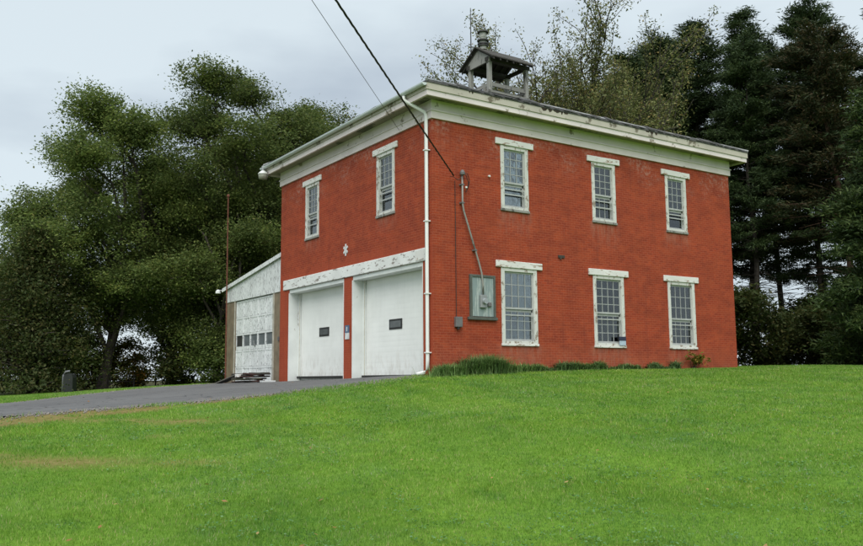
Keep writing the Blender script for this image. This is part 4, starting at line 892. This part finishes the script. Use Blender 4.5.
x, y, D = x[keep], y[keep], D[keep]; n_ = len(x); z = gz(x, y)-.008
hgt = (.018+.034*fbm(x, y, 1.3, 21)+.018*rs.uniform(0, 1, n_))*(1+.35*np.clip((D-12)/15, 0, 1)); wdt = np.clip(.0032*D/7, .0030, .014)
edge = np.clip(1-np.abs(near_edge(x)-y)/.4, 0, 1)*(x < 0); hgt *= 1+.8*edge
th = rs.uniform(0, 6.283, n_); be = rs.uniform(.1, .9, n_)*hgt; ph = th+rs.normal(size=n_)*.8
C = np.stack([x, y, z], 1); s = np.stack([-np.sin(th)*wdt, np.cos(th)*wdt, 0*wdt], 1); t = C+np.stack([np.cos(ph)*be, np.sin(ph)*be, hgt], 1)
V = np.stack([C-s, C+s, t], 1).reshape(-1, 3)
lg = npmesh('lawn_grass', V, 3, np.arange(len(V)), mat_blade()); tag(lg, 'short bright green mown lawn grass on the rise', 'grass', None, 'stuff')
# clover and broad weeds in the lawn, gravel along the asphalt edge
x, y, D = lawn_pts(2300, 7, 24, 1.); k_ = ~drive_in(x, y, .1) & (fbm(x, y, 1.6, 41) > .50) & (y < -.3); x, y = x[k_], y[k_]
cx = (x[:, None]+rs.normal(size=(len(x), 12))*.07).ravel(); cy = (y[:, None]+rs.normal(size=(len(x), 12))*.07).ravel(); kk = cy < -.1; cx, cy = cx[kk], cy[kk]
V = leaf_quads(rs, np.stack([cx, cy, gz(cx, cy)+rs.uniform(.035, .06, len(cx))], 1), .016, 1.5, .9)
tag(npmesh('clover', V, 4, np.arange(len(V)), mat_leaf('clover_leaf', [(0, (.07, .18, .05)), (.6, (.12, .27, .09)), (1, (.20, .35, .15))], .25)), 'patches of broad leaved clover in the mown lawn', 'clover', None, 'stuff')
gx_ = -rs.uniform(0, 1, 5200)**1.*16-.2; off_ = rs.normal(size=5200)*.22; side_ = rs.uniform(0, 1, 5200) < .7
gy_ = np.where(side_, near_edge(gx_)+off_-.05, far_edge(gx_)+off_); r_ = rs.uniform(.008, .026, (5200, 1)); c_ = np.stack([gx_, gy_, gz(gx_, gy_)+.012], 1)
tet = np.array([[1, 0, -.4], [-.6, .8, -.4], [-.5, -.8, -.4], [.1, 0, .8]]); an = rs.uniform(0, 6.28, 5200); rot2 = np.stack([np.cos(an), -np.sin(an), np.sin(an), np.cos(an)], -1).reshape(-1, 2, 2)
tv = np.tile(tet, (5200, 1, 1)); tv[:, :, :2] = np.einsum('nij,nkj->nki', rot2, tv[:, :, :2]); tv = tv*r_[:, :, None]+c_[:, None, :]
idx = (np.arange(5200)[:, None]*4+np.array([0, 1, 3, 1, 2, 3, 2, 0, 3, 0, 2, 1])[None]).ravel()
tag(npmesh('gravel', tv.reshape(-1, 3), 3, idx, plain('gravel_stone', (.30, .27, .23), .9, 0, .5, 9)), 'loose gravel strewn along the asphalt edges', 'gravel', None, 'stuff')
# fallen leaves on lawn and drive
x, y, D = lawn_pts(170, 8, 26, 1.); z = gz(x, y)+np.where(drive_in(x, y), .03, .055); V = leaf_quads(rs, np.stack([x, y, z], 1), .038, 2.5)
tag(npmesh('fallen_leaves', V, 4, np.arange(len(V)), mat_leaf('fallen_leaf', [(0, (.20, .10, .04)), (.6, (.30, .18, .07)), (1, (.35, .28, .12))], .1)), 'scattered small brown fallen leaves on lawn and asphalt', 'leaves', None, 'stuff')
